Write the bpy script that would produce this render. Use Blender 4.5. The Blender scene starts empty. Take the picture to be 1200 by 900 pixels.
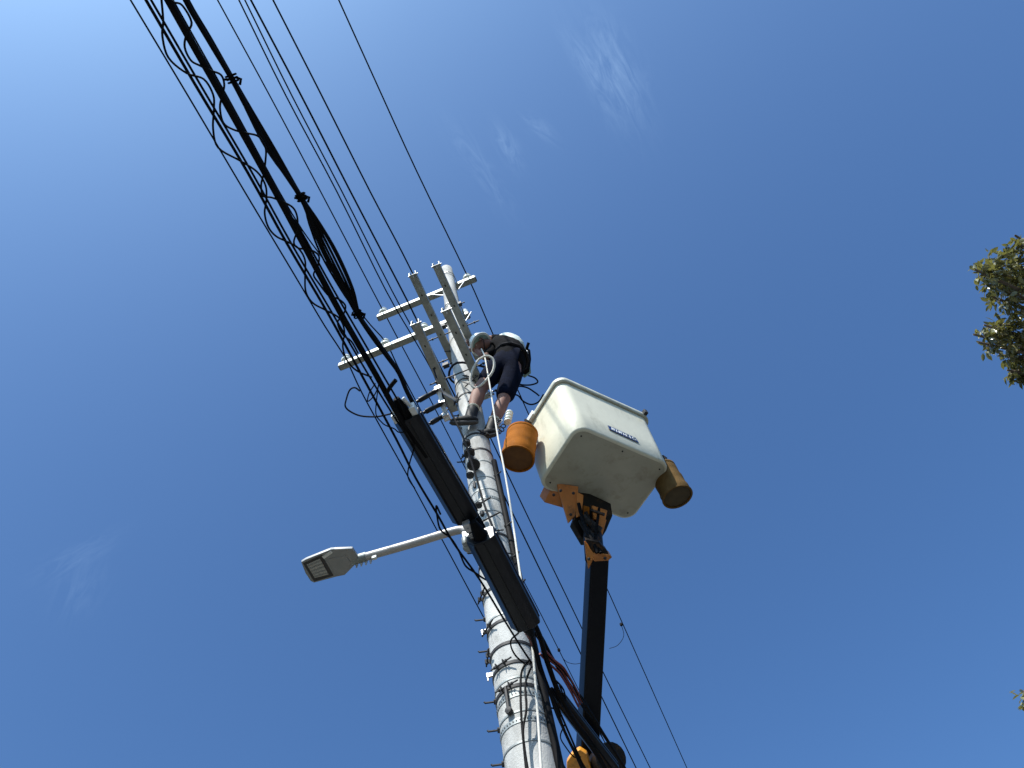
import bpy, bmesh, math, random
from mathutils import Vector, Matrix, Quaternion
random.seed(7)
S = bpy.context.scene
COL = S.collection
# ------------------------------------------------------------------ camera
F = 870.0; TH = math.radians(61); RO = math.radians(16.1); H0 = 1.6
RX = (math.cos(RO), -math.sin(RO)); UX = (-math.sin(RO), -math.cos(RO))
cd = bpy.data.cameras.new('camera'); cam = bpy.data.objects.new('camera', cd); COL.objects.link(cam)
cd.sensor_width = 36; cd.lens = F / 1200 * 36; cd.clip_start = 0.05; cd.clip_end = 20000
cam.location = (0, 0, H0)
fw = Vector((0, math.cos(TH), math.sin(TH))); up0 = Vector((0, -math.sin(TH), math.cos(TH))); rt0 = Vector((1, 0, 0))
# roll about the view axis
camx = rt0 * math.cos(RO) - up0 * math.sin(-RO) * -1
camx = rt0 * RX[0] + up0 * UX[0]      # image-right axis
camy = -(rt0 * RX[1] + up0 * UX[1])   # image-up axis
cam.rotation_euler = Matrix((camx, camy, -fw)).transposed().to_euler()
S.camera = cam
S.render.resolution_x = 1024; S.render.resolution_y = 768
# ------------------------------------------------------------------ sky and sun
SUN_EL = math.radians(53); SUN_AZ = math.radians(196)     # azimuth clockwise from +Y
sdir = Vector((math.sin(SUN_AZ) * math.cos(SUN_EL), math.cos(SUN_AZ) * math.cos(SUN_EL), math.sin(SUN_EL)))
def ray(px, py):
    dx, dy = px - 600, py - 450.
    u = dx * RX[0] + dy * RX[1]; v = dx * UX[0] + dy * UX[1]
    return Vector((u, F * math.cos(TH) - v * math.sin(TH), v * math.cos(TH) + F * math.sin(TH)))
W = bpy.data.worlds.new('World'); S.world = W; W.use_nodes = True
nt = W.node_tree; nt.nodes.clear()
out = nt.nodes.new('ShaderNodeOutputWorld'); bg = nt.nodes.new('ShaderNodeBackground')
sky = nt.nodes.new('ShaderNodeTexSky'); sky.sky_type = 'NISHITA'; sky.sun_disc = False
sky.sun_elevation = SUN_EL; sky.sun_rotation = SUN_AZ
sky.air_density = 1.0; sky.dust_density = 5.0; sky.ozone_density = 1.5; sky.altitude = 0
bg.inputs['Strength'].default_value = 0.108
tc = nt.nodes.new('ShaderNodeTexCoord')
def M2(op, a, b=None, c=None):
    n = nt.nodes.new('ShaderNodeMath'); n.operation = op
    for i, v in enumerate((a, b, c)):
        if v is None: continue
        if isinstance(v, (int, float)): n.inputs[i].default_value = v
        else: nt.links.new(v, n.inputs[i])
    return n.outputs[0]
def dotn(vec):
    n = nt.nodes.new('ShaderNodeVectorMath'); n.operation = 'DOT_PRODUCT'
    nt.links.new(tc.outputs['Generated'], n.inputs[0]); n.inputs[1].default_value = vec
    return n.outputs['Value']
# thin cirrus wisps: (pixel centre, along-direction in picture, half length, half width, strength)
tot = None
for (cx, cy, ang, hl, hw, st, seed) in (
        (722, 88, 66, 50, 21, 0.95, 1.3), (693, 88, 60, 46, 9, 0.7, 4.1), (632, 150, 40, 20, 8, 0.55, 9.2),
        (597, 174, 60, 24, 9, 0.75, 2.7), (563, 198, 55, 50, 11, 0.5, 6.6), (90, 652, 150, 34, 12, 0.38, 3.9), (92, 690, 110, 26, 20, 0.26, 8.8)):
    a = math.radians(ang); c = ray(cx, cy).normalized()
    e1 = (ray(cx + math.cos(a) * 10, cy + math.sin(a) * 10).normalized() - c); e1 -= c * e1.dot(c); e1.normalize()
    e2 = c.cross(e1).normalized()
    p = dotn(e1); q = dotn(e2)
    comb = nt.nodes.new('ShaderNodeCombineXYZ')
    nt.links.new(M2('MULTIPLY', p, 13.0), comb.inputs[0]); nt.links.new(M2('MULTIPLY', q, 52.0), comb.inputs[1]); comb.inputs[2].default_value = seed
    no = nt.nodes.new('ShaderNodeTexNoise'); no.inputs['Scale'].default_value = 1.6; no.inputs['Detail'].default_value = 6; no.inputs['Roughness'].default_value = 0.62
    no.inputs['Distortion'].default_value = 1.1
    nt.links.new(comb.outputs[0], no.inputs['Vector'])
    g = M2('ADD', M2('POWER', M2('ABSOLUTE', M2('MULTIPLY', p, F / hl)), 2.0), M2('POWER', M2('ABSOLUTE', M2('MULTIPLY', q, F / hw)), 2.0))
    g = M2('EXPONENT', M2('MULTIPLY', g, -1.0))
    front = M2('GREATER_THAN', dotn(c), 0.0)
    nn = M2('MAXIMUM', M2('SUBTRACT', M2('MULTIPLY', no.outputs[0], 4.2), 1.65), 0.0)
    m = M2('MULTIPLY', M2('MULTIPLY', g, front), M2('MULTIPLY', nn, st))
    tot = m if tot is None else M2('ADD', tot, m)
mix = nt.nodes.new('ShaderNodeMix'); mix.data_type = 'RGBA'
nt.links.new(M2('MINIMUM', M2('MULTIPLY', tot, 0.085), 0.6), mix.inputs['Factor'])
TINT = nt.nodes.new('ShaderNodeMix'); TINT.data_type = 'RGBA'; TINT.blend_type = 'MULTIPLY'; TINT.inputs['Factor'].default_value = 1
TINT.inputs['B'].default_value = (0.422, 0.71, 1.035, 1)
GAM = nt.nodes.new('ShaderNodeGamma'); GAM.inputs[1].default_value = 1.0
nt.links.new(sky.outputs[0], GAM.inputs[0]); nt.links.new(GAM.outputs[0], TINT.inputs['A'])
nt.links.new(TINT.outputs['Result'], mix.inputs['A']); mix.inputs['B'].default_value = (6.2, 8.6, 11.0, 1)
nt.links.new(mix.outputs['Result'], bg.inputs['Color']); nt.links.new(bg.outputs[0], out.inputs[0])
sl = bpy.data.lights.new('sun', 'SUN'); sl.energy = 4.8; sl.angle = math.radians(0.5); sl.color = (1.0, 0.95, 0.87)
so = bpy.data.objects.new('sun', sl); COL.objects.link(so)
so.rotation_euler = (-sdir).to_track_quat('-Z', 'Y').to_euler(); so.location = (0, 0, 30)
S.view_settings.view_transform = 'Standard'; S.view_settings.look = 'None'
S.view_settings.exposure = 0.75; S.view_settings.gamma = 1.0
# ------------------------------------------------------------------ helpers
P0 = Vector((-0.49204, 3.86884, 0)); AL = math.radians(6.4)
L = Vector((math.sin(AL), math.cos(AL), 0)); N = Vector((math.cos(AL), -math.sin(AL), 0)); Z = Vector((0, 0, 1))
C0 = Vector((0, 0, H0))
def atz(px, py, z):
    r = ray(px, py); return C0 + r * ((z - H0) / r.z)
def atd(px, py, d): return C0 + ray(px, py) * (d / F)
def apl(px, py, n, o):                    # plane at offset o from the pole axis along n
    r = ray(px, py); return C0 + r * ((o - (C0 - P0).dot(n)) / r.dot(n))
def PL(s, l, z): return P0 + N * s + L * l + Z * z      # pole frame: across the line, along the line, height
def prad(z): return 0.095 + (12.7 - z) / 150

MATS = {}
def mat(name, col, rough=0.6, metal=0.0, var=0.12, scale=8.0, bump=0.0, bscale=None, coat=0.0, stretch=None, stain=None, spec=None, detail=5):
    m = bpy.data.materials.new(name); m.use_nodes = True; t = m.node_tree; b = t.nodes['Principled BSDF']
    co = t.nodes.new('ShaderNodeTexCoord'); mp = t.nodes.new('ShaderNodeMapping')
    t.links.new(co.outputs['Object'], mp.inputs[0])
    if stretch: mp.inputs['Scale'].default_value = stretch
    n = t.nodes.new('ShaderNodeTexNoise'); n.inputs['Scale'].default_value = scale; n.inputs['Detail'].default_value = detail; n.inputs['Roughness'].default_value = 0.62
    t.links.new(mp.outputs[0], n.inputs['Vector'])
    r = t.nodes.new('ShaderNodeValToRGB'); r.color_ramp.elements[0].position = 0.3; r.color_ramp.elements[1].position = 0.72
    r.color_ramp.elements[0].color = tuple(c * (1 - var) for c in col) + (1,)
    r.color_ramp.elements[1].color = tuple(min(1, c * (1 + var)) for c in col) + (1,)
    t.links.new(n.outputs[0], r.inputs[0]); colout = r.outputs[0]
    if stain:
        n2 = t.nodes.new('ShaderNodeTexNoise'); n2.inputs['Scale'].default_value = stain[1]; n2.inputs['Detail'].default_value = 8; n2.inputs['Roughness'].default_value = 0.7
        mp2 = t.nodes.new('ShaderNodeMapping'); t.links.new(co.outputs['Object'], mp2.inputs[0]); mp2.inputs['Scale'].default_value = stain[3]; mp2.inputs['Location'].default_value = (3.1, 1.7, 5.2)
        t.links.new(mp2.outputs[0], n2.inputs['Vector'])
        r2 = t.nodes.new('ShaderNodeValToRGB'); r2.color_ramp.elements[0].position = 0.52; r2.color_ramp.elements[1].position = 0.70
        r2.color_ramp.elements[0].color = (0, 0, 0, 1); r2.color_ramp.elements[1].color = (stain[2],) * 3 + (1,)
        t.links.new(n2.outputs[0], r2.inputs[0])
        mx = t.nodes.new('ShaderNodeMix'); mx.data_type = 'RGBA'; t.links.new(r2.outputs[0], mx.inputs['Factor']); t.links.new(colout, mx.inputs['A'])
        mx.inputs['B'].default_value = stain[0] + (1,); colout = mx.outputs['Result']
    t.links.new(colout, b.inputs['Base Color'])
    b.inputs['Roughness'].default_value = rough; b.inputs['Metallic'].default_value = metal; b.inputs['Coat Weight'].default_value = coat
    if spec is not None: b.inputs['Specular IOR Level'].default_value = spec
    if bump:
        bp = t.nodes.new('ShaderNodeBump'); bp.inputs['Strength'].default_value = bump; bp.inputs['Distance'].default_value = 0.01
        n3 = t.nodes.new('ShaderNodeTexNoise'); n3.inputs['Scale'].default_value = bscale or scale * 4; n3.inputs['Detail'].default_value = 6
        t.links.new(co.outputs['Object'], n3.inputs['Vector']); t.links.new(n3.outputs[0], bp.inputs['Height']); t.links.new(bp.outputs[0], b.inputs['Normal'])
    MATS[name] = m; return m
CONC = mat('concrete', (0.385, 0.39, 0.375), 0.85, var=0.26, scale=6, bump=0.35, bscale=90, stain=((0.17, 0.17, 0.155), 3.0, 0.85, (2.2, 2.2, 0.7)), stretch=(1, 1, 0.5))
GALV = mat('galvanised_steel', (0.25, 0.275, 0.27), 0.5, 0.3, var=0.22, scale=14, bump=0.1, stain=((0.16, 0.15, 0.13), 9, 0.6, (1, 1, 1)))
STEEL = mat('zinc_bracket', (0.40, 0.41, 0.42), 0.42, 0.45, var=0.2, scale=20)
DSTEEL = mat('dark_weathered_steel', (0.035, 0.035, 0.036), 0.6, 0.2, var=0.4, scale=25, spec=0.25)
BLK = mat('black_cable_jacket', (0.004, 0.004, 0.005), 0.7, var=0.3, scale=20, spec=0.1)
BLKG = mat('black_closure_plastic', (0.0018, 0.0025, 0.005), 0.36, var=0.35, scale=6, bump=0.08, bscale=40, stain=((0.02, 0.02, 0.02), 8, 0.4, (1, 1, 1)), spec=0.3)
WHITE = mat('pale_housing_plastic', (0.62, 0.64, 0.62), 0.5, var=0.08, scale=12)
PORC = mat('glazed_porcelain', (0.62, 0.66, 0.62), 0.15, var=0.08, scale=30, coat=0.5)
FRP = mat('cream_fibreglass', (0.62, 0.605, 0.48), 0.42, var=0.06, scale=3, bump=0.12, bscale=26, coat=0.15, stain=((0.33, 0.31, 0.22), 7.0, 0.5, (1, 1, 0.35)))
FRPU = mat('scuffed_fibreglass_floor', (0.37, 0.37, 0.30), 0.5, var=0.10, scale=4, bump=0.12, bscale=26, stain=((0.17, 0.15, 0.09), 6.0, 0.5, (1, 1, 1)))
RIM = mat('weathered_bucket_lip', (0.46, 0.47, 0.40), 0.5, var=0.15, scale=9, stain=((0.15, 0.14, 0.11), 12, 0.5, (1, 1, 1)))
ORNG = mat('orange_canvas', (0.27, 0.088, 0.008), 0.85, spec=0.1, var=0.2, scale=9, bump=0.2, bscale=120, stain=((0.22, 0.09, 0.03), 6, 0.7, (1, 1, 1)))  # base colour deepened to stand in for shade on the orange pail
TAN = mat('tan_canvas', (0.12, 0.072, 0.026), 0.85, spec=0.1, var=0.2, scale=9, bump=0.2, bscale=120, stain=((0.16, 0.10, 0.05), 5, 0.7, (1, 1, 1)))
DBR = mat('dark_brown_base', (0.13, 0.055, 0.014), 0.85, var=0.25, scale=12)
OLIVE = mat('dark_olive_base', (0.06, 0.045, 0.022), 0.85, var=0.3, scale=9)  # lower end of the tan pail, darker than its wall
YEL = mat('orange_yellow_paint', (0.75, 0.31, 0.03), 0.38, var=0.12, scale=6, coat=0.3, stain=((0.10, 0.05, 0.02), 7, 0.85, (1, 1, 1)))
BOOMM = mat('dark_boom_paint', (0.003, 0.004, 0.007), 0.3, var=0.3, scale=3, stain=((0.008, 0.008, 0.008), 9, 0.5, (1, 1, 0.3)), spec=0.2)
GRIME = mat('greasy_black_metal', (0.006, 0.005, 0.005), 0.5, var=0.5, scale=20, stain=((0.11, 0.05, 0.015), 14, 0.8, (1, 1, 1)), spec=0.25)
ORP = mat('worn_orange_paint', (0.52, 0.185, 0.035), 0.42, var=0.2, scale=7, stain=((0.07, 0.035, 0.015), 8, 0.9, (1, 1, 1)))
ROPE = mat('weathered_white_rope', (0.56, 0.55, 0.50), 0.9, var=0.18, scale=60)
SKIN = mat('skin', (0.185, 0.088, 0.062), 0.7, var=0.1, scale=20)
SHIRT = mat('black_work_shirt', (0.006, 0.006, 0.007), 0.95, var=0.4, scale=20, spec=0.06, bump=0.4, bscale=25)
NAVY = mat('dark_navy_shorts', (0.004, 0.006, 0.015), 0.95, spec=0.05, var=0.4, scale=16, bump=0.4, bscale=25)
LEATH = mat('black_boot_leather', (0.012, 0.012, 0.012), 0.6, spec=0.2, var=0.4, scale=20)
SOLE = mat('dark_boot_sole', (0.05, 0.05, 0.05), 0.8, var=0.2, scale=20)
SOCK = mat('grey_sock', (0.50, 0.50, 0.42), 0.95, var=0.15, scale=60)
HELM = mat('white_helmet_shell', (0.75, 0.80, 0.78), 0.25, var=0.04, scale=10, coat=0.5)
GREENC = mat('pale_green_canvas', (0.20, 0.28, 0.24), 0.85, var=0.2, scale=15)
STRAP = mat('dark_webbing', (0.015, 0.015, 0.018), 0.9, var=0.3, scale=40, spec=0.1)
REDC = mat('dull_red_cable', (0.13, 0.018, 0.018), 0.55, var=0.25, scale=20)
LENS = mat('lamp_lens', (0.36, 0.365, 0.35), 0.18, var=0.15, scale=60)
LGREY = mat('lamp_grey_paint', (0.25, 0.26, 0.265), 0.45, 0.1, var=0.08, scale=10)
LDARK = mat('lamp_dark_gasket', (0.03, 0.03, 0.035), 0.5, var=0.2, scale=10)
LARM = mat('lamp_arm_paint', (0.38, 0.36, 0.34), 0.4, 0.1, var=0.1, scale=10)
INK = mat('navy_label_film', (0.012, 0.03, 0.11), 0.4, var=0.2, scale=20)
LETT = mat('white_label_print', (0.62, 0.66, 0.68), 0.5, var=0.05, scale=20)
BARK = mat('grey_brown_bark', (0.14, 0.11, 0.085), 0.9, var=0.3, scale=12, bump=0.6, bscale=30, stretch=(1, 1, 0.25))
ASPH = mat('asphalt', (0.055, 0.055, 0.056), 0.9, var=0.2, scale=3, bump=0.3, bscale=80)
DIRT = mat('dark_ground', (0.055, 0.055, 0.035), 0.95, var=0.3, scale=0.6, bump=0.3, bscale=20)
PAINT = mat('road_marking_white', (0.7, 0.7, 0.68), 0.8, var=0.12, scale=20)
KERB = mat('kerb_concrete', (0.38, 0.37, 0.35), 0.9, var=0.15, scale=6)
PAVE = mat('pavement_asphalt', (0.09, 0.09, 0.088), 0.9, var=0.15, scale=5)
def leafmat(name, c, tr):
    m = bpy.data.materials.new(name); m.use_nodes = True; t = m.node_tree; b = t.nodes['Principled BSDF']
    g = t.nodes.new('ShaderNodeNewGeometry'); r = t.nodes.new('ShaderNodeValToRGB')
    r.color_ramp.elements[0].color = tuple(v * 0.6 for v in c) + (1,); r.color_ramp.elements[1].color = (c[0] * 1.5, c[1] * 1.35, c[2] * 1.1, 1)
    t.links.new(g.outputs['Random Per Island'], r.inputs[0]); t.links.new(r.outputs[0], b.inputs['Base Color'])
    b.inputs['Roughness'].default_value = 0.3; b.inputs['Coat Weight'].default_value = 0.8; b.inputs['Coat Roughness'].default_value = 0.18
    tl = t.nodes.new('ShaderNodeBsdfTranslucent'); tl.inputs[0].default_value = tr + (1,)
    mx = t.nodes.new('ShaderNodeMixShader'); mx.inputs[0].default_value = 0.22
    o = t.nodes['Material Output']; t.links.new(b.outputs[0], mx.inputs[1]); t.links.new(tl.outputs[0], mx.inputs[2]); t.links.new(mx.outputs[0], o.inputs[0])
    return m
LEAF = leafmat('olive_green_leaf', (0.135, 0.140, 0.055), (0.26, 0.25, 0.06))

WORG = {}
class MB:
    def __init__(s): s.v = []; s.f = []
    def add(s, vs, fs):
        o = len(s.v); s.v += [Vector(v) for v in vs]; s.f += [tuple(i + o for i in f) for f in fs]; return s
    def box(s, c, ax, h, taper=1.0):                # centre, 3 axes, half sizes; taper scales the +z end
        c = Vector(c); vs = []
        for k in (-1, 1):
            t = taper if k == 1 else 1
            for i, j in ((-1, -1), (1, -1), (1, 1), (-1, 1)):
                vs.append(c + ax[0] * i * h[0] * t + ax[1] * j * h[1] * t + ax[2] * k * h[2])
        return s.add(vs, [(3, 2, 1, 0), (4, 5, 6, 7), (0, 1, 5, 4), (1, 2, 6, 5), (2, 3, 7, 6), (3, 0, 4, 7)])
    def tube(s, pts, r, n=8, caps=True, closed=False):
        pts = [Vector(p) for p in pts]; m = len(pts)
        rr = r if isinstance(r, (list, tuple)) else [r] * m
        tg = []
        for i in range(m):
            a = pts[(i - 1) % m] if (closed or i > 0) else pts[0]; b = pts[(i + 1) % m] if (closed or i < m - 1) else pts[-1]
            tg.append((b - a).normalized() if (b - a).length > 1e-9 else Vector((0, 0, 1)))
        ref = Vector((0, 0, 1)) if abs(tg[0].z) < 0.9 else Vector((1, 0, 0))
        nx = (ref - tg[0] * ref.dot(tg[0])).normalized(); vs = []
        for i in range(m):
            nx = (nx - tg[i] * nx.dot(tg[i])); nx.normalize(); ny = tg[i].cross(nx)
            for k in range(n):
                a = 2 * math.pi * k / n; vs.append(pts[i] + (nx * math.cos(a) + ny * math.sin(a)) * rr[i])
        fs = []
        for i in range(m if closed else m - 1):
            j = (i + 1) % m
            for k in range(n):
                k2 = (k + 1) % n; fs.append((i * n + k, i * n + k2, j * n + k2, j * n + k))
        if caps and not closed: fs.append(tuple(range(n - 1, -1, -1))); fs.append(tuple((m - 1) * n + k for k in range(n)))
        return s.add(vs, fs)
    def lathe(s, base, axis, prof, n=20):           # profile of (radius, height)
        axis = Vector(axis).normalized(); ref = Vector((1, 0, 0)) if abs(axis.x) < 0.9 else Vector((0, 1, 0))
        x = (ref - axis * ref.dot(axis)).normalized(); y = axis.cross(x); base = Vector(base)
        vs = []
        for r, h in prof:
            for k in range(n):
                a = 2 * math.pi * k / n; vs.append(base + axis * h + (x * math.cos(a) + y * math.sin(a)) * max(r, 1e-4))
        fs = [(i * n + k, i * n + (k + 1) % n, (i + 1) * n + (k + 1) % n, (i + 1) * n + k) for i in range(len(prof) - 1) for k in range(n)]
        fs.append(tuple(range(n - 1, -1, -1))); fs.append(tuple((len(prof) - 1) * n + k for k in range(n)))
        return s.add(vs, fs)
    def prism(s, poly, d):                          # polygon of 3-D points, pushed by d
        n = len(poly); vs = [Vector(p) for p in poly] + [Vector(p) + d for p in poly]
        return s.add(vs, [tuple(range(n - 1, -1, -1)), tuple(range(n, 2 * n))] + [(i, (i + 1) % n, n + (i + 1) % n, n + i) for i in range(n)])
    def build(s, name, m, parent=None, smooth=False, bevel=0, origin=None, sub=0):
        po = WORG[parent.name] if parent else Vector((0, 0, 0))
        org = Vector(origin) if origin is not None else (po.copy() if parent else s.v[0].copy())
        me = bpy.data.meshes.new(name); me.from_pydata([v - org for v in s.v], [], s.f); me.materials.append(m)
        bm = bmesh.new(); bm.from_mesh(me); bmesh.ops.recalc_face_normals(bm, faces=bm.faces); bm.to_mesh(me); bm.free()
        if smooth: me.shade_smooth()
        o = bpy.data.objects.new(name, me); COL.objects.link(o); o.location = org - po
        if parent: o.parent = parent
        WORG[o.name] = org
        if bevel:
            b = o.modifiers.new('bevel', 'BEVEL'); b.width = bevel; b.segments = 2; b.limit_method = 'ANGLE'; b.angle_limit = math.radians(40)
            me.shade_smooth(); w = o.modifiers.new('wn', 'WEIGHTED_NORMAL'); w.keep_sharp = True
        if smooth and not bevel:
            try: me.set_sharp_from_angle(angle=math.radians(42))
            except Exception: pass
        return o
PALE = mat('pale_shirt_back', (0.46, 0.52, 0.49), 0.85, var=0.2, scale=18, bump=0.4, bscale=25)
TIEM = mat('black_tie_tape', (0.005, 0.005, 0.005), 1.0, var=0.2, scale=20, spec=0.0)
def tag(o, label=None, cat=None, group=None, kind=None):
    if label: o['label'] = label
    if cat: o['category'] = cat
    if group: o['group'] = group
    if kind: o['kind'] = kind
    return o
def thing(name, loc, label, cat, group=None):
    o = bpy.data.objects.new(name, None); COL.objects.link(o); o.location = loc; o.empty_display_size = 0.1
    WORG[o.name] = Vector(loc); return tag(o, label, cat, group)
def spline(pts, k=6):
    pts = [Vector(p) for p in pts]; P = [pts[0] * 2 - pts[1]] + pts + [pts[-1] * 2 - pts[-2]]; r = []
    for i in range(1, len(P) - 2):
        a, b, c, d = P[i - 1:i + 3]
        for j in range(k):
            t = j / k; r.append(0.5 * ((2 * b) + (c - a) * t + (2 * a - 5 * b + 4 * c - d) * t * t + (3 * b - a - 3 * c + d) * t ** 3))
    r.append(pts[-1]); return r
def ext(pts, a=0, b=0):                            # straight run-out at each end
    pts = list(pts)
    if a: pts = [pts[0] + (pts[0] - pts[1]).normalized() * a] + pts
    if b: pts = pts + [pts[-1] + (pts[-1] - pts[-2]).normalized() * b]
    return pts

# ------------------------------------------------------------------ ground and road (below the picture)
def sheet(name, x0, x1, y0, y1, z, m, kind='structure'):
    b = MB(); b.add([(x0, y0, z), (x1, y0, z), (x1, y1, z), (x0, y1, z)], [(0, 1, 2, 3)])
    return tag(b.build(name, m, origin=(0, 0, z)), kind=kind)
sheet('ground', -3000, 3000, -3000, 3000, 0.0, DIRT)
def strip(name, s0, s1, z0, z1, m):
    b = MB(); c = P0 + N * (s0 + s1) / 2 + Z * (z0 + z1) / 2
    b.box(c, (N, L, Z), ((s1 - s0) / 2, 150, (z1 - z0) / 2)); return tag(b.build(name, m, origin=c), kind='structure')
strip('road', 1.2, 8.2, -0.1, 0.01, ASPH)
strip('kerb', 1.03, 1.197, -0.1, 0.13, KERB)
strip('pavement', -2.4, 1.027, -0.1, 0.12, PAVE)
strip('road_marking', 1.42, 1.54, 0.0, 0.0145, PAINT)

# ------------------------------------------------------------------ utility pole
pole = thing('utility_pole', P0, 'tall tapering grey concrete utility pole the worker clings to', 'utility pole')
b = MB(); zs = [0.0] + [0.5 * i for i in range(1, 25)] + [12.25, 12.66, 12.7]
b.lathe(P0, Z, [(prad(z) if z < 12.69 else prad(z) - 0.02, z) for z in zs], 40)
b.build('shaft', CONC, pole, smooth=True)
# casting seams and numbered-band rings
def ring(z, dr, h, m, name, n=36, gap=0.0):
    b = MB(); r = prad(z)
    b.lathe(P0 + Z * z, Z, [(r - 0.01, -h / 2), (r + dr - gap, -h / 2), (r + dr, -h / 2 + 0.002), (r + dr, h / 2 - 0.002), (r + dr - gap, h / 2), (r - 0.01, h / 2)], n)
    return b.build(name, m, pole, smooth=True)
for z in (4.30, 4.50, 4.74, 5.02, 5.28, 6.42, 6.72, 6.9, 7.15): ring(z, 0.004, 0.012, GALV, 'thin_band')
cl = ring(4.085, 0.020, 0.05, STEEL, 'collar'); ring(4.03, 0.035, 0.05, DSTEEL, 'dark_sleeve')
for z in (4.44, 4.62, 6.60):                                     # strap with a dotted perforation row
    rb = ring(z, 0.004, 0.034, GALV, 'perforated_strap'); d = MB(); r = prad(z) + 0.006
    for k in range(44):
        a = 2 * math.pi * k / 44; n = Vector((math.cos(a), math.sin(a), 0)); t = Vector((-n.y, n.x, 0))
        d.box(P0 + n * (r - 0.001) + Z * z, (t, n, Z), (0.0035, 0.001, 0.004))
    d.build('perforation', DSTEEL, rb)
def clamp(z, ang, tail=0.0, bolts=2):                            # band clamp with ears and through bolts; ang from -L towards N
    rb = ring(z, 0.006, 0.022, DSTEEL, 'pole_band'); d = MB(); r = prad(z)
    n = -L * math.cos(ang) + N * math.sin(ang); t = Z.cross(n)
    for sgn in (-1, 1): d.box(P0 + n * (r + 0.018) + t * 0.028 * sgn + Z * z, (t, n, Z), (0.003, 0.018, 0.016))
    d.tube([P0 + n * (r + 0.022) + t * -0.075 + Z * z, P0 + n * (r + 0.022) + t * 0.09 + Z * z], 0.0055, 6)
    for sgn in (-0.05, 0.042): d.tube([P0 + n * (r + 0.022) + t * sgn + Z * z, P0 + n * (r + 0.022) + t * (sgn + 0.01) + Z * z], 0.0105, 6)
    if tail: d.tube([P0 + n * (r + 0.02) + Z * z, P0 + n * (r + 0.025) + Z * (z - tail)], 0.011, 6); d.lathe(P0 + n * (r + 0.005) + Z * (z - tail), n, [(0.0, 0), (0.022, 0.004), (0.022, 0.03), (0, 0.034)], 8)
    d.build('band_bolt', DSTEEL, rb, bevel=0)
for z, a, tl in ((5.22, -0.75, 0), (5.02, -1.1, 0), (4.86, -0.30, 0), (4.68, -0.22, 0.17), (5.55, -0.9, 0), (5.86, 0.5, 0), (6.12, 0.3, 0), (7.35, -0.6, 0.0), (7.62, 0.9, 0), (8.45, -0.9, 0), (8.78, 0.6, 0)):
    clamp(z, a, tl)
# step bolts, alternating sides of the pole
for z, sd in ((4.28, -1), (4.50, -1), (4.70, -1), (5.10, -1), (5.38, -1), (5.58, 1), (5.88, 1), (6.08, -1), (6.25, 1), (6.65, -1), (6.95, 1), (7.35, -1), (7.7, 1), (8.2, -1), (8.62, 1), (9.05, -1), (9.5, 1), (9.75, -1), (10.3, 1)):
    r = prad(z); n = (N * sd - L * 0.35).normalized(); d = MB()
    d.tube([P0 + n * (r - 0.02) + Z * z, P0 + n * (r + 0.068) + Z * z, P0 + n * (r + 0.072) + Z * (z + 0.008)], 0.0065, 6)
    d.lathe(P0 + n * r + Z * z, n, [(0.016, -0.005), (0.016, 0.014)], 6)
    d.build('step_bolt', DSTEEL, pole)
for z in (4.20, 4.93, 5.30):                                        # cleats with bright hook bolts on the left
    n = (-N - L * 0.15).normalized(); r = prad(z); d = MB()
    d.box(P0 + n * (r + 0.02) + Z * z, (n, Z.cross(n), Z), (0.02, 0.008, 0.014)); d.tube([P0 + n * (r + 0.034) + Z * (z - 0.04), P0 + n * (r + 0.034) + Z * (z + 0.02)], 0.006, 6)
    d.build('cleat', STEEL, pole)
# long rods across the near face
for q0, q1 in (((559, 592), (575, 583)), ((565, 611), (586, 600)), ((548, 471), (563, 461)), ((545, 453), (560, 440)), ((541, 447), (556, 452))):
    z0 = 0
    d = MB(); d.tube([apl(*q0, L, -0.17), apl(*q1, L, -0.20)], 0.0075, 6); d.build('cross_rod', DSTEEL, pole)
# crossarms on the far side
def crossarm(z, s0, s1, ins):
    d = MB(); c = PL((s0 + s1) / 2, 0.155, z)
    d.box(c, (N, L, Z), ((s1 - s0) / 2, 0.045, 0.045)); arm = d.build('crossarm', GALV, pole, bevel=0.006)
    for sx in (s0, s1):
        d = MB(); d.box(PL(sx + (0.004 if sx > 0 else -0.004), 0.155, z), (N, L, Z), (0.005, 0.037, 0.037)); d.build('end_cap', DSTEEL, arm)
    for s_ in ins:
        d = MB(); base = PL(s_, 0.155, z + 0.045)
        d.lathe(base, Z, [(0.018, 0), (0.018, 0.05), (0.066, 0.055), (0.074, 0.08), (0.062, 0.11), (0.042, 0.12), (0.064, 0.145), (0.058, 0.175), (0.038, 0.185), (0.042, 0.215), (0.028, 0.24), (0.0, 0.245)], 18)
        d.build('insulator', PORC, arm, smooth=True)
    d = MB()                                                      # flat braces and U-bolt
    for sg in (-0.32, 0.22):
        d.tube([PL(sg, 0.11, z - 0.05), PL(0.10 * (1 if sg > 0 else -1), 0.09, z - 0.36)], 0.008, 6)
    d.tube([PL(-prad(z) - 0.01, 0.12, z), PL(-prad(z) - 0.01, -0.05, z), PL(-0.05, -prad(z) - 0.012, z), PL(0.05, -prad(z) - 0.012, z), PL(prad(z) + 0.01, -0.05, z), PL(prad(z) + 0.01, 0.12, z)], 0.007, 6)
    d.build('arm_brace', STEEL, arm)
    return arm
crossarm(12.27, -1.22, 0.39, (-1.13, 0.27)); crossarm(11.05, -1.77, 0.17, (-1.68, -1.08, -0.49))
d = MB(); d.lathe(PL(0.12, 0.155, 11.10), Z, [(0.02, 0), (0.05, 0.01), (0.055, 0.05), (0.05, 0.1), (0.02, 0.12)], 16); d.build('end_insulator', PORC, pole, smooth=True)
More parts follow.
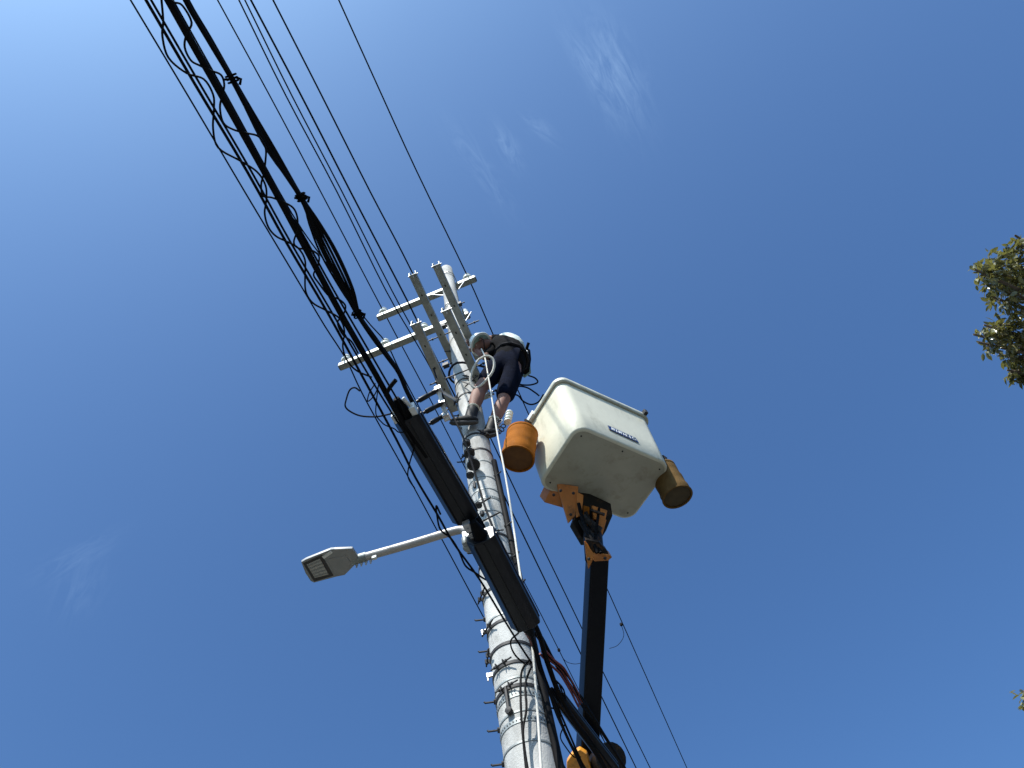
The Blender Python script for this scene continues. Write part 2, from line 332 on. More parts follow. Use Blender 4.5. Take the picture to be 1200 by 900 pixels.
# U-channels that run along the line, clamped in pairs
def channel(s_, z, l0, l1, s2=None):
    s2 = s_ if s2 is None else s2; w, h, t = 0.044, 0.048, 0.007
    ax = (PL(s2, l1, z) - PL(s_, l0, z)); ln = ax.length / 2; ax.normalize(); sx = ax.cross(Z).normalized(); c = (PL(s_, l0, z) + PL(s2, l1, z)) / 2
    d = MB(); d.box(c - Z * (h - t / 2), (sx, ax, Z), (w, ln, t / 2))
    for sg in (-1, 1):
        d.box(c + sx * sg * (w - t / 2) + Z * t * 0.5, (sx, ax, Z), (t / 2, ln, h - t * 0.6)); d.box(c + sx * sg * (w - 0.012) + Z * (h - 0.002), (sx, ax, Z), (0.0045, ln, t / 2))
    o = d.build('steel_channel', GALV, pole)
    e = c - ax * (ln - 0.03)
    d = MB(); d.lathe(e - Z * (h + 0.006), Z, [(0.012, -0.008), (0.015, 0), (0.015, 0.01)], 6); d.tube([e - sx * 0.062 + Z * 0.01, e + sx * 0.062 + Z * 0.01], 0.010, 6)
    d.build('end_bolt', STEEL, o)
    d = MB()
    for k in range(1, int(ln * 2 / 0.28)):
        d.box(c + ax * (-ln + 0.28 * k) - Z * (h + 0.0015), (sx, ax, Z), (0.008, 0.013, 0.001))
    d.build('slot', DSTEEL, o)['kind'] = 'stuff'
    return o
channel(0.14, 10.0, -1.04, 0.30); channel(-0.16, 10.0, -1.04, 0.30)
channel(0.15, 8.82, -0.94, 0.22); channel(-0.20, 8.82, -0.93, 0.22, -0.235)
for z, ll in ((10.0, (-0.16, 0.17)), (8.82, (-0.18, 0.19))):
    for l_ in ll:
        d = MB(); d.tube([PL(-0.36, l_, z + 0.005), PL(0.34, l_, z + 0.005)], 0.008, 6)
        for sx in (-0.29, 0.27): d.tube([PL(sx, l_, z + 0.005), PL(sx + 0.015, l_, z + 0.005)], 0.017, 6)
        d.build('clamp_rod', DSTEEL, pole)
for z, s_, l_ in ((10.35, -0.14, -0.12), (9.3, -0.17, -0.1), (10.9, 0.12, -0.1)):
    d = MB(); d.box(PL(s_, l_, z), (N, L, Z), (0.035, 0.025, 0.03)); d.tube([PL(s_ - 0.05, l_, z), PL(s_ + 0.08, l_, z)], 0.008, 6); d.build('angle_cleat', DSTEEL, pole)
# low-voltage rack: bright bracket with three dark spool bars
rk = MB(); rk.tube(spline([atd(513, 452, 7.25), atd(518, 472, 7.15), atd(524, 492, 7.05)], 3), 0.022, 8); rack = rk.build('rack_bracket', WHITE, pole, smooth=True)
d = MB()
for q in ((514, 457, 7.22), (519, 473, 7.14), (523, 488, 7.07)):
    c = atd(*q); d.box(c, (N, L, Z), (0.03, 0.035, 0.03))
d.tube([atd(523, 488, 7.07), PL(-0.1, -0.05, 7.9)], 0.014, 6); d.tube([atd(514, 457, 7.22), PL(-0.10, -0.03, 8.5)], 0.014, 6)
d.build('clevis', STEEL, rack)
for q0, q1 in (((488, 471), (513, 457)), ((496, 484), (519, 472)), ((503, 497), (522, 486))):
    d = MB(); a = atd(*q0, 7.0); c = atd(*q1, 7.1)
    d.tube([a, a.lerp(c, 0.1), a.lerp(c, 0.13), a.lerp(c, 0.5), a.lerp(c, 0.53), a.lerp(c, 0.87), a.lerp(c, 0.9), c], [0.016, 0.016, 0.026, 0.026, 0.022, 0.026, 0.016, 0.016], 10); d.build('spool_bar', BLKG, rack, smooth=True)
# heavy clamp chain on the pole face under the worker
for q, w_, h_ in (((547, 519), 0.036, 0.07), ((550, 531), 0.05, 0.05), ((552, 538), 0.028, 0.07), ((555, 545), 0.06, 0.022), ((551, 557), 0.035, 0.03), ((556, 568), 0.014, 0.09), ((561, 592), 0.03, 0.03), ((565, 602), 0.02, 0.05)):
    d = MB(); c = apl(*q, L, -0.195); d.lathe(c - Z * h_ / 2, Z, [(w_ * 0.7, 0), (w_, h_ * 0.2), (w_ * 0.85, h_ * 0.55), (w_, h_ * 0.8), (w_ * 0.6, h_)], 10); d.build('dead_end_clamp', DSTEEL, pole, smooth=True)

# black duct hugging the right of the pole
d = MB(); d.tube([PL(prad(z) + 0.012, -0.03, z) for z in (0.1, 2, 3.5, 4.2, 4.8, 5.6, 6.4, 7.2)], 0.026, 10)
tag(d.build('cable_duct', BLK, smooth=True), 'black cable duct strapped up the shaded right edge of the concrete pole', 'cable duct')

# ------------------------------------------------------------------ power lines
def wire(pts, r, label, name='power_line', cat='power line', group=None, a=12, bb=60, k=4, m=None, n=7):
    d = MB(); d.tube(ext(spline(pts, k), a, bb), r, n)
    return tag(d.build(name, m or BLK, smooth=True), label, cat, group)
G = 'thin power lines strung over the pole crossarms'
def pw(px, z, **kw): return [atz(x, y, z) for x, y in px]
wire(pw(((397, 0), (440, 95), (488, 200), (548, 324), (577, 390), (643, 538), (711, 689), (805, 900)), 12.46), 0.010, 'rightmost power line, passing over the right insulator and behind the bucket', group=G)
wire(pw(((255, 0), (315, 110), (376, 225), (450, 366), (500, 460), (545, 548), (600, 655), (635, 722), (683, 818)), 12.46), 0.0095, 'power line resting on the left insulator of the top crossarm', group=G, bb=25)
wire(pw(((320, 0), (376, 110), (434, 225), (484, 321), (545, 450), (616, 600), (662, 695), (705, 784), (760, 896)), 10.6), 0.0095, 'power line meeting the end of the upper left steel channel', group=G)
wire(pw(((294, 0), (353, 112), (411, 225), (471, 340), (489, 376), (545, 488), (601, 602), (680, 765), (745, 899)), 9.35), 0.0095, 'power line meeting the end of the lower left steel channel', group=G)
wire(pw(((153, 0), (222, 115), (287, 225), (345, 322), (380, 381), (405, 420), (424, 460), (454, 515), (479, 560), (520, 636), (566, 722), (600, 784), (647, 870), (661, 897)), 11.24), 0.0105, 'leftmost power line, over the outermost insulator of the lower crossarm', group=G)
wire(pw(((280, 0), (335, 112), (395, 225), (452, 340), (488, 402), (507, 436), (515, 458)), 9.6), 0.0075, 'left one of the two finest wires between the crossarms and the cable bundle', group=G, bb=0)
wire(pw(((287, 0), (342, 112), (401, 225), (459, 340), (493, 402), (511, 436), (517, 470)), 9.7), 0.0075, 'right one of the two finest wires between the crossarms and the cable bundle', group=G, bb=0)
wire(pw(((203, 0), (268, 116), (342, 250), (385, 312), (427, 372), (452, 401), (467, 431), (490, 475), (520, 531), (560, 606), (600, 682), (640, 756), (699, 853), (712, 876)), 11.24), 0.0095, 'power line on the inner white insulator of the lower crossarm, partly behind the cables', group=G)
# ------------------------------------------------------------------ telecom cables, about 3.3 m above the eye
ZC = 4.86
def cz(px, z=ZC): return [atz(q[0], q[1], (q[2] if len(q) > 2 else z)) for q in px]
GC = 'black telecom cables running past the pole'
def cab(px, r, label, a=10, bb=0, k=4, name='telecom_cable', z=ZC, n=9, m=None): return wire(cz(px, z), r, label, name, 'cable', GC, a, bb, k, m, n)
cab(((171, 0), (228, 98), (289, 200), (336, 285), (383, 365), (424, 440), (464, 514), (487, 560), (512, 602), (532, 637), (562, 679), (590, 725), (617, 768), (650, 815), (684, 860), (712, 905)), 0.0062, 'slim telecom cable left of the thick one, left strand of a close pair', bb=20)
cab(((177, 0), (234, 98), (294, 200), (340, 283), (387, 363), (431, 438), (463, 490), (478, 512)), 0.0048, 'slim telecom cable left of the thick one, right strand of a close pair')
cab(((197, 0), (226, 52), (260, 112), (323, 225), (362, 298), (398, 365), (441, 440), (469, 490), (500, 535)), 0.0145, 'thickest black telecom cable, leading straight into the upper splice closure', n=12)
cab(((322, 226), (336, 248), (351, 268), (391, 340), (427, 402), (449, 440), (472, 480), (478, 500)), 0.0048, 'thin telecom cable just right of the thickest cable', a=0)
ZB = 4.95
ties = ((212, -20), (271, 92), (352, 231), (418, 368), (467, 437))
bund = [(0, 0, 0.0150, 0), (-5, -6, 0.0070, 2), (7, 12, 0.0090, 5), (11, 20, 0.0105, 9), (3, 7, 0.0080, 4), (-2, 3, 0.0075, -3), (10, 17, 0.0065, 7)]
where = ('heaviest middle strand', 'far left strand', 'inner right strand', 'outermost bulging strand', 'second strand from the middle', 'slim strand left of the middle', 'slim strand inside the bulge')
for (w1, w2, r, zo), wd in zip(bund, where):
    r *= 0.66; w1 *= 0.75; w2 *= 0.8
    pts = [(196 + w1 * .35, -50), (217 + w1 * 0.4, 0), (243 + w1 * .45, 45), (271 + zo * .25, 92), (290 + w1 * 0.5, 128), (317 + w1 * 0.8, 178), (352 + zo * .2, 231), (365 + w2 * 0.6, 262), (380 + w2 * 0.95, 297), (402 + w2 * .7, 338), (419 + zo * .3, 369), (437 + w1 * .4, 396), (455 + w1 * .3, 420), (467 + w1 * .2, 437), (477 + w1 * .2, 460), (493 + w1 * .3, 490), (513 + w1 * .35, 522), (540 + w1 * .35, 573), (562 + w1 * .4, 613), (590 + w1 * .3, 664)]
    if w1 in (-5, 3): pts = pts[:-3]
    cab(pts, r, f'{wd} of the tied telecom bundle right of the thickest cable', z=ZB + 0.0015 * zo)
for (x, y), wd in zip(ties[1:4], ('topmost', 'middle', 'lowest')):
    d = MB(); c = atz(x + 1, y, ZB); ax = (atz(x + 5, y + 9, ZB) - c).normalized(); sx = ax.cross(Z).normalized()
    for k in range(3):
        cc = c + ax * (k - 1) * 0.012; d.tube([cc + (sx * math.cos(t * .785) * 0.022 + Z * math.sin(t * .785) * 0.020) for t in range(8)], 0.004, 5, closed=True)
    d.tube([c + sx * 0.015, c + sx * 0.032 + ax * .012, c + sx * 0.018 + ax * 0.03], 0.006, 5); d.tube([c - sx * 0.012, c - sx * 0.03 - ax * .005], 0.005, 5)
    tag(d.build('cable_tie', TIEM, smooth=True), f'{wd} black knotted tie binding the strands of the telecom bundle', 'cable tie')
# lashing loops winding round the cables
def loops(px, r, label, z=ZC, k=5, name='lashing_wire', cat='cable loop', group='thin wires winding round the telecom cables', m=None):
    d = MB(); pts = cz(px, z); pts = [p - Z * 0.02 for p in pts]
    d.tube(spline(pts, k), r, 6); return tag(d.build(name, m or BLK, smooth=True), label, cat, group)
loops([(188, -30), (191, 0), (193, 25), (192, 42), (199, 67), (220, 85), (240, 92), (251, 110), (252, 127), (251, 150), (257, 172), (282, 187), (302, 200), (312, 216), (313, 233), (311, 248), (315, 264), (324, 275), (338, 282), (350, 289), (358, 303), (358, 322), (359, 340), (367, 353), (383, 362), (398, 371), (404, 386), (402, 404), (407, 420), (418, 432), (436, 440)], 0.0044, 'wavy wire weaving along the close pair of slim cables')
loops([(196, -8), (204, 2), (215, 6), (226, 26), (220, 40), (218, 55), (225, 70), (235, 76), (248, 82), (260, 87), (264, 98), (262, 110), (259, 125), (263, 143), (275, 151), (290, 155), (304, 159), (312, 172), (312, 187), (310, 202), (307, 215), (309, 228), (319, 230), (332, 235), (344, 242), (349, 253), (349, 268), (345, 282), (350, 289), (364, 291), (374, 298), (373, 310), (368, 320), (374, 330), (386, 345), (396, 348), (405, 356), (403, 366), (396, 376), (402, 390), (412, 398), (420, 412)], 0.0044, 'wavy wire weaving along the thickest telecom cable')
loops([(440, 447), (433, 458), (431, 468), (438, 462), (443, 452), (444, 446), (441, 470), (441, 484), (447, 492), (452, 496), (462, 500), (467, 504), (474, 504)], 0.0032, 'tangled dark loop left of the upper splice closure')
loops([(422, 456), (416, 452), (410, 455), (406, 466), (405, 474), (411, 480), (423, 485), (440, 486), (452, 484), (460, 482)], 0.0042, 'pale loose drop wire looping out left of the leftmost power line', m=STRAP)
loops([(464, 443), (459, 449), (455, 455), (452, 462)], 0.011, 'short jumper between the tied bundle and the thickest cable')
loops([(516, 600), (511, 590), (512, 602), (516, 618), (528, 628), (537, 642), (545, 660), (556, 668), (568, 676), (580, 680)], 0.0055, 'wire loop hanging under the lamp arm beside the lower closure')
loops([(478, 505), (485, 520), (480, 540), (478, 556), (486, 570)], 0.004, 'thin wire arc along the left of the upper closure')
loops([(572, 640), (568, 632), (576, 626), (583, 640), (575, 648)], 0.0055, 'small wire loop in front of the pole above the lower closure')
wire([atd(*q) for q in ((508, 432, 7.6), (518, 462, 7.2), (534, 494, 6.9), (545, 518, 6.6), (553, 543, 6.3), (560, 566, 6.05), (567, 590, 5.8), (578, 620, 5.35), (590, 655, 4.9))], 0.0095, 'black drop cable crossing the pole face below the worker', 'drop_cable', 'cable', GC, 0, 0)
# splice closures
def closure(q0, q1, w0, w1, z, label, caplight=True):
    a = atz(*q0, z); c = atz(*q1, z); ax = (c - a).normalized(); sx = ax.cross(Z).normalized(); uz = sx.cross(ax).normalized()
    root = thing('splice_closure', a, label, 'splice closure', 'long black cable splice closures')
    prof = [(-1.0, 0.55), (-1.0, -0.10), (-0.52, -0.74), (0.50, -0.80), (0.98, -0.52), (1.0, 0.55), (0.8, 0.75), (-0.8, 0.75)]
    d = MB(); st = [(0, .95), (.015, 1), (.985, 1), (1, .95)]; n = len(prof); vs = []
    for t, sc in st:
        w = (w0 + (w1 - w0) * t) * sc
        for x, y in prof: vs.append(a.lerp(c, t) + sx * x * w + uz * y * w * 0.9)
    fs = [(i * n + k, i * n + (k + 1) % n, (i + 1) * n + (k + 1) % n, (i + 1) * n + k) for i in range(3) for k in range(n)] + [tuple(range(n - 1, -1, -1)), tuple(3 * n + k for k in range(n))]
    d.add(vs, fs); d.build('body', BLKG, root, bevel=0.006)
    for x, y in ((0.12, -0.78), (-0.55, -0.76), (1.0, 0.0)):
        d = MB(); d.tube([a.lerp(c, 0.02) + sx * x * w0 + uz * y * w0 * 0.9, a.lerp(c, 0.98) + sx * x * w1 + uz * y * w1 * 0.9], 0.0045, 6); d.build('rib', BLKG, root)
    for t, g in ((-0.03, 0), (1.03, 1)):
        e = a.lerp(c, t); w = (w0, w1)[g]; sg = (-1, 1)[g]; d = MB()
        d.tube([e - ax * 0.04 * sg, e + ax * 0.02 * sg, e + ax * 0.09 * sg], [w * 0.5, w * 0.42, w * 0.22], 12); d.build('end_boot', BLK, root, smooth=True)
    if caplight:
        for sg in (-1, 1):
            d = MB(); cc = a + sx * sg * w0 * 0.68 + uz * 0.0 - ax * 0.02
            d.box(cc, (sx, ax, uz), (w0 * 0.22, 0.026, w0 * 0.45), 0.8); d.tube([cc, cc - ax * 0.08 + sx * sg * -0.02], 0.012, 6); d.build('end_bracket', WHITE, root, bevel=0.005)
    return root
closure((476, 487), (546, 607), 0.073, 0.078, 4.90, 'upper long black splice closure, above the street lamp arm')
closure((563, 628), (616, 730), 0.085, 0.092, 4.80, 'lower long black splice closure, crossing in front of the pole', False)
closure((655, 818), (718, 900), 0.048, 0.052, 4.98, 'black splice closure at the bottom, crossing in front of the dark boom', False)
# bright cable clamp cluster between the two closures
cc = thing('cable_clamp', atz(556, 624, 4.9), 'bright metal cable clamp between the closures beside the lamp arm', 'cable clamp')
for q, h in (((548, 617), (0.020, 0.03, 0.02)), ((553, 626), (0.016, 0.022, 0.02)), ((558, 622), (0.01, 0.02, 0.015)), ((565, 632), (0.007, 0.012, 0.012)), ((571, 640), (0.006, 0.010, 0.012)), ((581, 653), (0.007, 0.009, 0.012)), ((589, 648), (0.005, 0.008, 0.012))):
    c = atz(*q, 4.82); d = MB(); d.box(c, (N, L, Z), h); d.tube([c - Z * 0.03, c + Z * 0.03], 0.006, 6); d.build('clamp_jaw', STEEL, cc, bevel=0.003)
for q, r in (((549, 639), 0.034), ((545, 634), 0.02)):
    d = MB(); c = atz(*q, 4.85); d.lathe(c - Z * 0.03, Z, [(r * .8, 0), (r, 0.012), (r, 0.05), (r * .6, 0.065)], 14); d.build('clamp_drum', GALV, cc, smooth=True)
# cables beyond the lower closure
cab(((600, 700), (628, 735), (641, 775), (656, 815), (676, 850), (700, 885), (722, 925)), 0.017, 'thick cable leaving the lower closure towards the dark boom', a=0, bb=25)
cab(((604, 705), (632, 742), (652, 780), (672, 808), (690, 832), (706, 858), (726, 890)), 0.010, 'cable curving from the lower closure over the dark boom', a=0, bb=25, z=4.9)
cab(((606, 712), (640, 762), (664, 798), (684, 830), (708, 862), (735, 905)), 0.007, 'slim outer cable curving from the lower closure over the boom', a=0, bb=25, z=4.93)
cab(((622, 740), (634, 790), (650, 826), (662, 858), (675, 885), (686, 910)), 0.010, 'cable dropping from the lower closure towards the yellow boom joint', a=0, bb=25, z=4.8)
cab(((624, 745), (639, 795), (655, 832), (668, 862), (681, 892), (690, 910)), 0.007, 'slim cable beside the one that drops to the yellow joint', a=0, bb=25, z=4.82)
for k, (dx, dy) in enumerate(((0, 0), (3, -2), (-2, 3), (5, 2))):
    loops([(634 + dx, 760 + dy), (645 + dx, 772 + dy), (656 + dx, 780 + dy + k), (663 + dx, 792 + dy), (671 + dx, 806 + dy), (679 + dx, 822 + dy)], 0.0075, ('dull red service cable, innermost of the red bunch', 'dull red service cable, uppermost of the red bunch', 'dull red service cable, lowest of the red bunch', 'dull red service cable, rightmost of the red bunch')[k], name='red_cable', cat='cable', group='dull red cables below the lower closure', z=4.88, m=REDC if k != 3 else BLK)
bpy.data.objects['red_cable.003']['label'] = 'black service cable beside the bunch of dull red ones'
for k, px in enumerate((((640, 800), (652, 836), (668, 868), (690, 905)), ((655, 800), (668, 832), (690, 862), (722, 905)), ((646, 790), (660, 806), (664, 830), (680, 852), (700, 880)), ((668, 800), (684, 818), (698, 846), (712, 868)))):
    loops(px, 0.006, ('thin wire of the tangle at the boom foot, nearest the pole', 'thin wire of the tangle at the boom foot, running over the boom', 'kinked thin wire of the tangle at the boom foot', 'uppermost thin wire of the tangle at the boom foot')[k], name='tangled_wire', group='thin wires tangled at the foot of the boom', z=4.87 + .02 * k)
loops([(616, 738), (622, 748), (626, 762), (632, 775)], 0.012, 'thick dull red cable tail under the end of the lower closure', name='red_cable', cat='cable', group='dull red cables below the lower closure', z=4.86, m=REDC)
loops([(661, 846), (656, 860), (662, 872), (672, 884), (680, 884)], 0.0045, 'slack loop left of the bottom splice closure')
loops([(640, 826), (650, 828), (658, 836)], 0.0055, 'short wire crossing from the pole to the bottom closure')
loops([(601, 727), (608, 737), (598, 748), (602, 763), (615, 775), (630, 780)], 0.0055, 'dark wire curling over the pole under the lower closure')
for k, px in enumerate((((621, 772), (612, 785), (610, 805), (611, 840), (614, 875), (617, 905)), ((626, 774), (616, 800), (617, 830), (613, 855), (615, 880), (619, 905)))):
    d = MB(); d.tube(ext(spline([apl(*q, L, -0.21) for q in px], 4), 0, 4), 0.0075, 6)
    tag(d.build('riser_cable', BLK, smooth=True), ('left black riser cable down the face of the pole', 'right black riser cable twisting down the face of the pole')[k], 'cable', 'black riser cables on the lower pole')
# clips and slack tie wires on the power lines at the right
for (px, lab, z) in ((((728, 732), (731, 745), (724, 756), (714, 760)), 'thin slack tie wire on the rightmost line, right of the boom', 12.46), (((655, 762), (662, 774), (672, 778), (682, 777)), 'thin slack tie wire on a power line left of the boom', 12.46)):
    d = MB(); d.tube(spline([atz(*q, z) for q in px], 4), 0.006, 5); d.lathe(atz(px[0][0], px[0][1], z) - Z * 0.02, Z, [(0.03, 0), (0.03, 0.05)], 8)
    tag(d.build('tie_wire', STRAP, smooth=True), lab, 'wire')
# black jumper loops between the worker and the bucket
for k, (px, r) in enumerate(((((604, 449), (612, 451), (622, 451), (630, 448), (627, 443), (619, 440)), 0.0085), (((595, 459), (605, 453), (617, 454), (627, 460), (632, 464)), 0.0085), (((594, 463), (606, 463), (613, 470), (622, 474), (631, 471), (637, 462)), 0.0085), (((617, 496), (625, 486), (635, 474)), 0.014))):
    d = MB(); d.tube(spline([atd(*q, 7.9) for q in px], 5), r, 6)
    tag(d.build('jumper_lead', BLK, smooth=True), ('upper closed loop of black lead behind the worker', 'middle arching black lead behind the worker', 'lowest drooping black lead reaching the bucket lip', 'stout straight black lead between the orange pail and the bucket')[k], 'cable', 'black jumper leads between worker and bucket')

# ------------------------------------------------------------------ street lamp
lampz = 6.3
A0 = PL(-prad(6.3), -0.10, 6.24); T = atz(420, 655, 6.36)
lamp = thing('street_lamp', A0, 'grey flat LED street lamp on a pale arm reaching left from the pole', 'street lamp')
d = MB(); knee = atz(534, 622, 6.31); d.tube(spline([A0 - N * -0.02, atz(546, 623, 6.27), knee, atz(480, 638, 6.34), T], 5), [0.035] * 21, 14, ) ; d.build('arm', LARM, lamp, smooth=True)
d = MB(); d.box(A0 + N * -0.03, (N, L, Z), (0.035, 0.05, 0.09)); d.build('arm_bracket', STEEL, lamp, bevel=0.006)
ax = (T - knee).normalized(); sx = ax.cross(Z).normalized() * -1; uz = Z
if sx.y < 0: sx = -sx
uz = ax.cross(sx).normalized()
if uz.z < 0: uz = -uz
# head outline traced on the plane of the lamp
def lp(px, py): return atz(px, py, 6.33)
out_ = [(353, 659), (358, 656), (388, 644), (413, 643), (419, 652), (418, 660), (404, 674), (394, 676), (368, 683), (364, 681), (358, 672)]
base = [lp(*q) for q in out_]; cen = sum(base, Vector()) / len(base)
d = MB(); vs = []; n = len(base)
for zz, sc in ((0.0, 1.0), (0.022, 1.012), (0.042, 0.93), (0.052, 0.7)):
    for p in base: vs.append(cen + (p - cen) * sc + Z * zz)
d.add(vs, [(i * n + k, i * n + (k + 1) % n, (i + 1) * n + (k + 1) % n, (i + 1) * n + k) for i in range(3) for k in range(n)] + [tuple(range(n - 1, -1, -1)), tuple(3 * n + k for k in range(n))])
head = d.build('lamp_head', LGREY, lamp, bevel=0.004)
d = MB(); d.prism([lp(*q) - Z * 0.004 for q in ((355, 660), (377, 650), (391, 674.5), (368, 681.5))], Z * 0.010); d.build('lens_frame', LDARK, head, bevel=0.003)
d = MB(); d.prism([lp(*q) - Z * 0.008 for q in ((359.5, 661), (375, 654), (385, 672.5), (369, 676.5))], Z * 0.010); ln = d.build('lens', LENS, head)
d = MB(); ql = [lp(*q) - Z * 0.0095 for q in ((359.5, 661), (375, 654), (385, 672.5), (369, 676.5))]
for i in range(7):
    for j in range(5):
        u_, v_ = (i + .5) / 7, (j + .5) / 5; c = ql[0].lerp(ql[1], u_).lerp(ql[3].lerp(ql[2], u_), v_); d.box(c, (N, L, Z), (0.006, 0.006, 0.002))
d.build('led_chip', LGREY, ln)['kind'] = 'stuff'
d = MB(); d.prism([lp(*q) - Z * 0.005 for q in ((377, 652), (388, 645), (390, 647.5), (380, 654.5))], Z * 0.008); d.build('latch', WHITE, head)
d = MB(); d.prism([lp(*q) - Z * 0.005 for q in ((384, 655), (405, 651), (412, 660), (402, 670), (392, 672.5))], Z * 0.007); d.build('service_cover', LGREY, head, bevel=0.003)
d = MB(); d.tube([T + ax * 0.06, T - ax * 0.07], 0.040, 12); d.build('spigot_clamp', GALV, lamp, smooth=True)
for t_, o in ((-0.10, 0.03), (-0.06, 0.035), (-0.02, 0.034), (0.02, 0.036)):
    d = MB(); c = T + ax * t_ - Z * 0.035 + sx * 0.02; d.lathe(c, -Z, [(0.010, 0), (0.012, 0.012), (0.007, 0.02), (0.007, 0.035)], 8); d.build('clamp_screw', STEEL, lamp)
d = MB(); c = T - ax * 0.14 - Z * 0.035; d.box(c, (ax, sx, uz), (0.02, 0.014, 0.02)); d.build('lamp_tag', WHITE, lamp, bevel=0.004)

# ------------------------------------------------------------------ aerial lift: bucket, mount and boom
ZB0 = 7.0
BA, BB_, BC, BD = (atz(*q, ZB0) for q in ((679, 499), (783, 546), (743, 611), (628, 569)))
bc = (BA + BB_ + BC + BD) / 4
e1 = ((BB_ - BA).normalized() + (BC - BD).normalized()).normalized(); e2 = Vector((-e1.y, e1.x, 0))
if (BC - BB_).dot(e2) < 0: e2 = -e2
hx, hy = 0.522, 0.356; HB = 0.84
lift = thing('aerial_lift', (-0.9, 9.6, 0), 'cream fibreglass work bucket on a dark boom with orange mount', 'aerial lift')
def rrect(hx, hy, r, n=6):
    pts = []
    for (sx_, sy_, a0) in ((1, 1, 0), (-1, 1, 90), (-1, -1, 180), (1, -1, 270)):
        for k in range(n + 1):
            a = math.radians(a0 + 90 * k / n); pts.append((sx_ * (hx - r) + r * math.cos(a), sy_ * (hy - r) + r * math.sin(a)))
    return pts
d = MB(); vs = []; lev = [(0.0, -0.026, .11), (0.006, -0.008, .12), (0.022, 0.002, .125), (0.3, 0.007, .12), (0.6, 0.013, .11), (HB, 0.018, .10), (HB, 0.004, .09), (0.03, -0.012, .10)]
for z, g, r in lev:
    for x, y in rrect(hx + g, hy + g, r): vs.append(bc + e1 * x + e2 * y + Z * z)
n = len(rrect(1, 1, .1)); m_ = len(lev)
fs = [(i * n + k, i * n + (k + 1) % n, (i + 1) * n + (k + 1) % n, (i + 1) * n + k) for i in range(m_ - 1) for k in range(n)] + [tuple(range(n - 1, -1, -1)), tuple((m_ - 1) * n + k for k in range(n))]
d.add(vs, fs); bucket = d.build('bucket', FRP, lift, smooth=True)
d = MB(); d.prism([bc + e1 * x + e2 * y - Z * 0.003 for x, y in rrect(hx - 0.028, hy - 0.028, 0.10)], Z * 0.004); d.build('bucket_floor', FRPU, bucket)
d = MB(); vs = []; lv = [(HB - 0.040, 0.021), (HB - 0.040, 0.038), (HB - 0.032, 0.044), (HB + 0.01, 0.044), (HB + 0.02, 0.038), (HB + 0.02, 0.006), (HB + 0.005, 0.004)]
for z, g in lv:
    for x, y in rrect(hx + g, hy + g, .11): vs.append(bc + e1 * x + e2 * y + Z * z)
d.add(vs, [(i * n + k, i * n + (k + 1) % n, (i + 1) * n + (k + 1) % n, (i + 1) * n + k) for i in range(len(lv) - 1) for k in range(n)]); d.build('rim', RIM, bucket, smooth=True)
for x, y in ((.43, .27), (-.43, .27), (.43, -.27), (-.43, -.27), (0.0, -.29)):
    d = MB(); d.lathe(bc + e1 * x + e2 * y - Z * 0.008, Z, [(0.007, 0), (0.009, 0.006)], 8); d.build('floor_bolt', DSTEEL, bucket)
# label on the side that faces right-back, blurry white characters on navy
fn = -e2; Lq = [Vector() for _ in range(4)]
def onface(px, py, off):
    n_ = fn; o = bc + fn * (hy + 0.0) ; r = ray(px, py); t = ((o + fn * off) - C0).dot(n_) / r.dot(n_); return C0 + r * t
lab = [onface(*q, 0.011) for q in ((712, 498.5), (744.5, 513.3), (748.8, 519.3), (713.8, 503.2))]
d = MB(); d.prism(lab, fn * 0.003); sign = d.build('label_plate', INK, bucket)
def lpnt(u, v): return lab[0].lerp(lab[1], u).lerp(lab[3].lerp(lab[2], u), v) + fn * 0.004
STK = {'n': [((0, 1), (0, 0)), ((0, 0), (1, 1)), ((1, 1), (1, 0))], 'u': [((0, 0), (0, 1)), ((0, 1), (1, 1)), ((1, 1), (1, 0))], 't': [((0, 0), (1, 0)), ((.5, 0), (.5, 1))], 'l': [((.2, 0), (.2, 1)), ((.2, 1), (1, 1))],
       'e': [((0, 0), (0, 1)), ((0, 0), (1, 0)), ((0, .5), (.8, .5)), ((0, 1), (1, 1))], 's': [((1, 0), (0, 0)), ((0, 0), (0, .5)), ((0, .5), (1, .5)), ((1, .5), (1, 1)), ((1, 1), (0, 1))], 'i': [((.5, 0), (.5, 1))]}
for k, chs in enumerate('nintels'):
    u0 = 0.12 + k * 0.122; d = MB()
    for (a, c) in STK[chs]:
        d.tube([lpnt(u0 + a[0] * 0.075, 0.25 + a[1] * 0.5), lpnt(u0 + c[0] * 0.075, 0.25 + c[1] * 0.5)], 0.0042, 4)
    d.build('letter', LETT, sign)
# rim fittings
d = MB(); c = bc + e1 * -(hx + .03) + e2 * 0.12 + Z * (HB + .0); d.box(c, (e1, e2, Z), (0.03, 0.06, 0.035)); d.build('hook_plate', WHITE, bucket, bevel=0.008)
d = MB(); c = bc + e1 * (hx - 0.05) - e2 * (hy + .06) + Z * (HB + .0); d.box(c, (e1, e2, Z), (0.02, 0.02, 0.03)); d.build('lip_clip', DSTEEL, bucket, bevel=0.004)
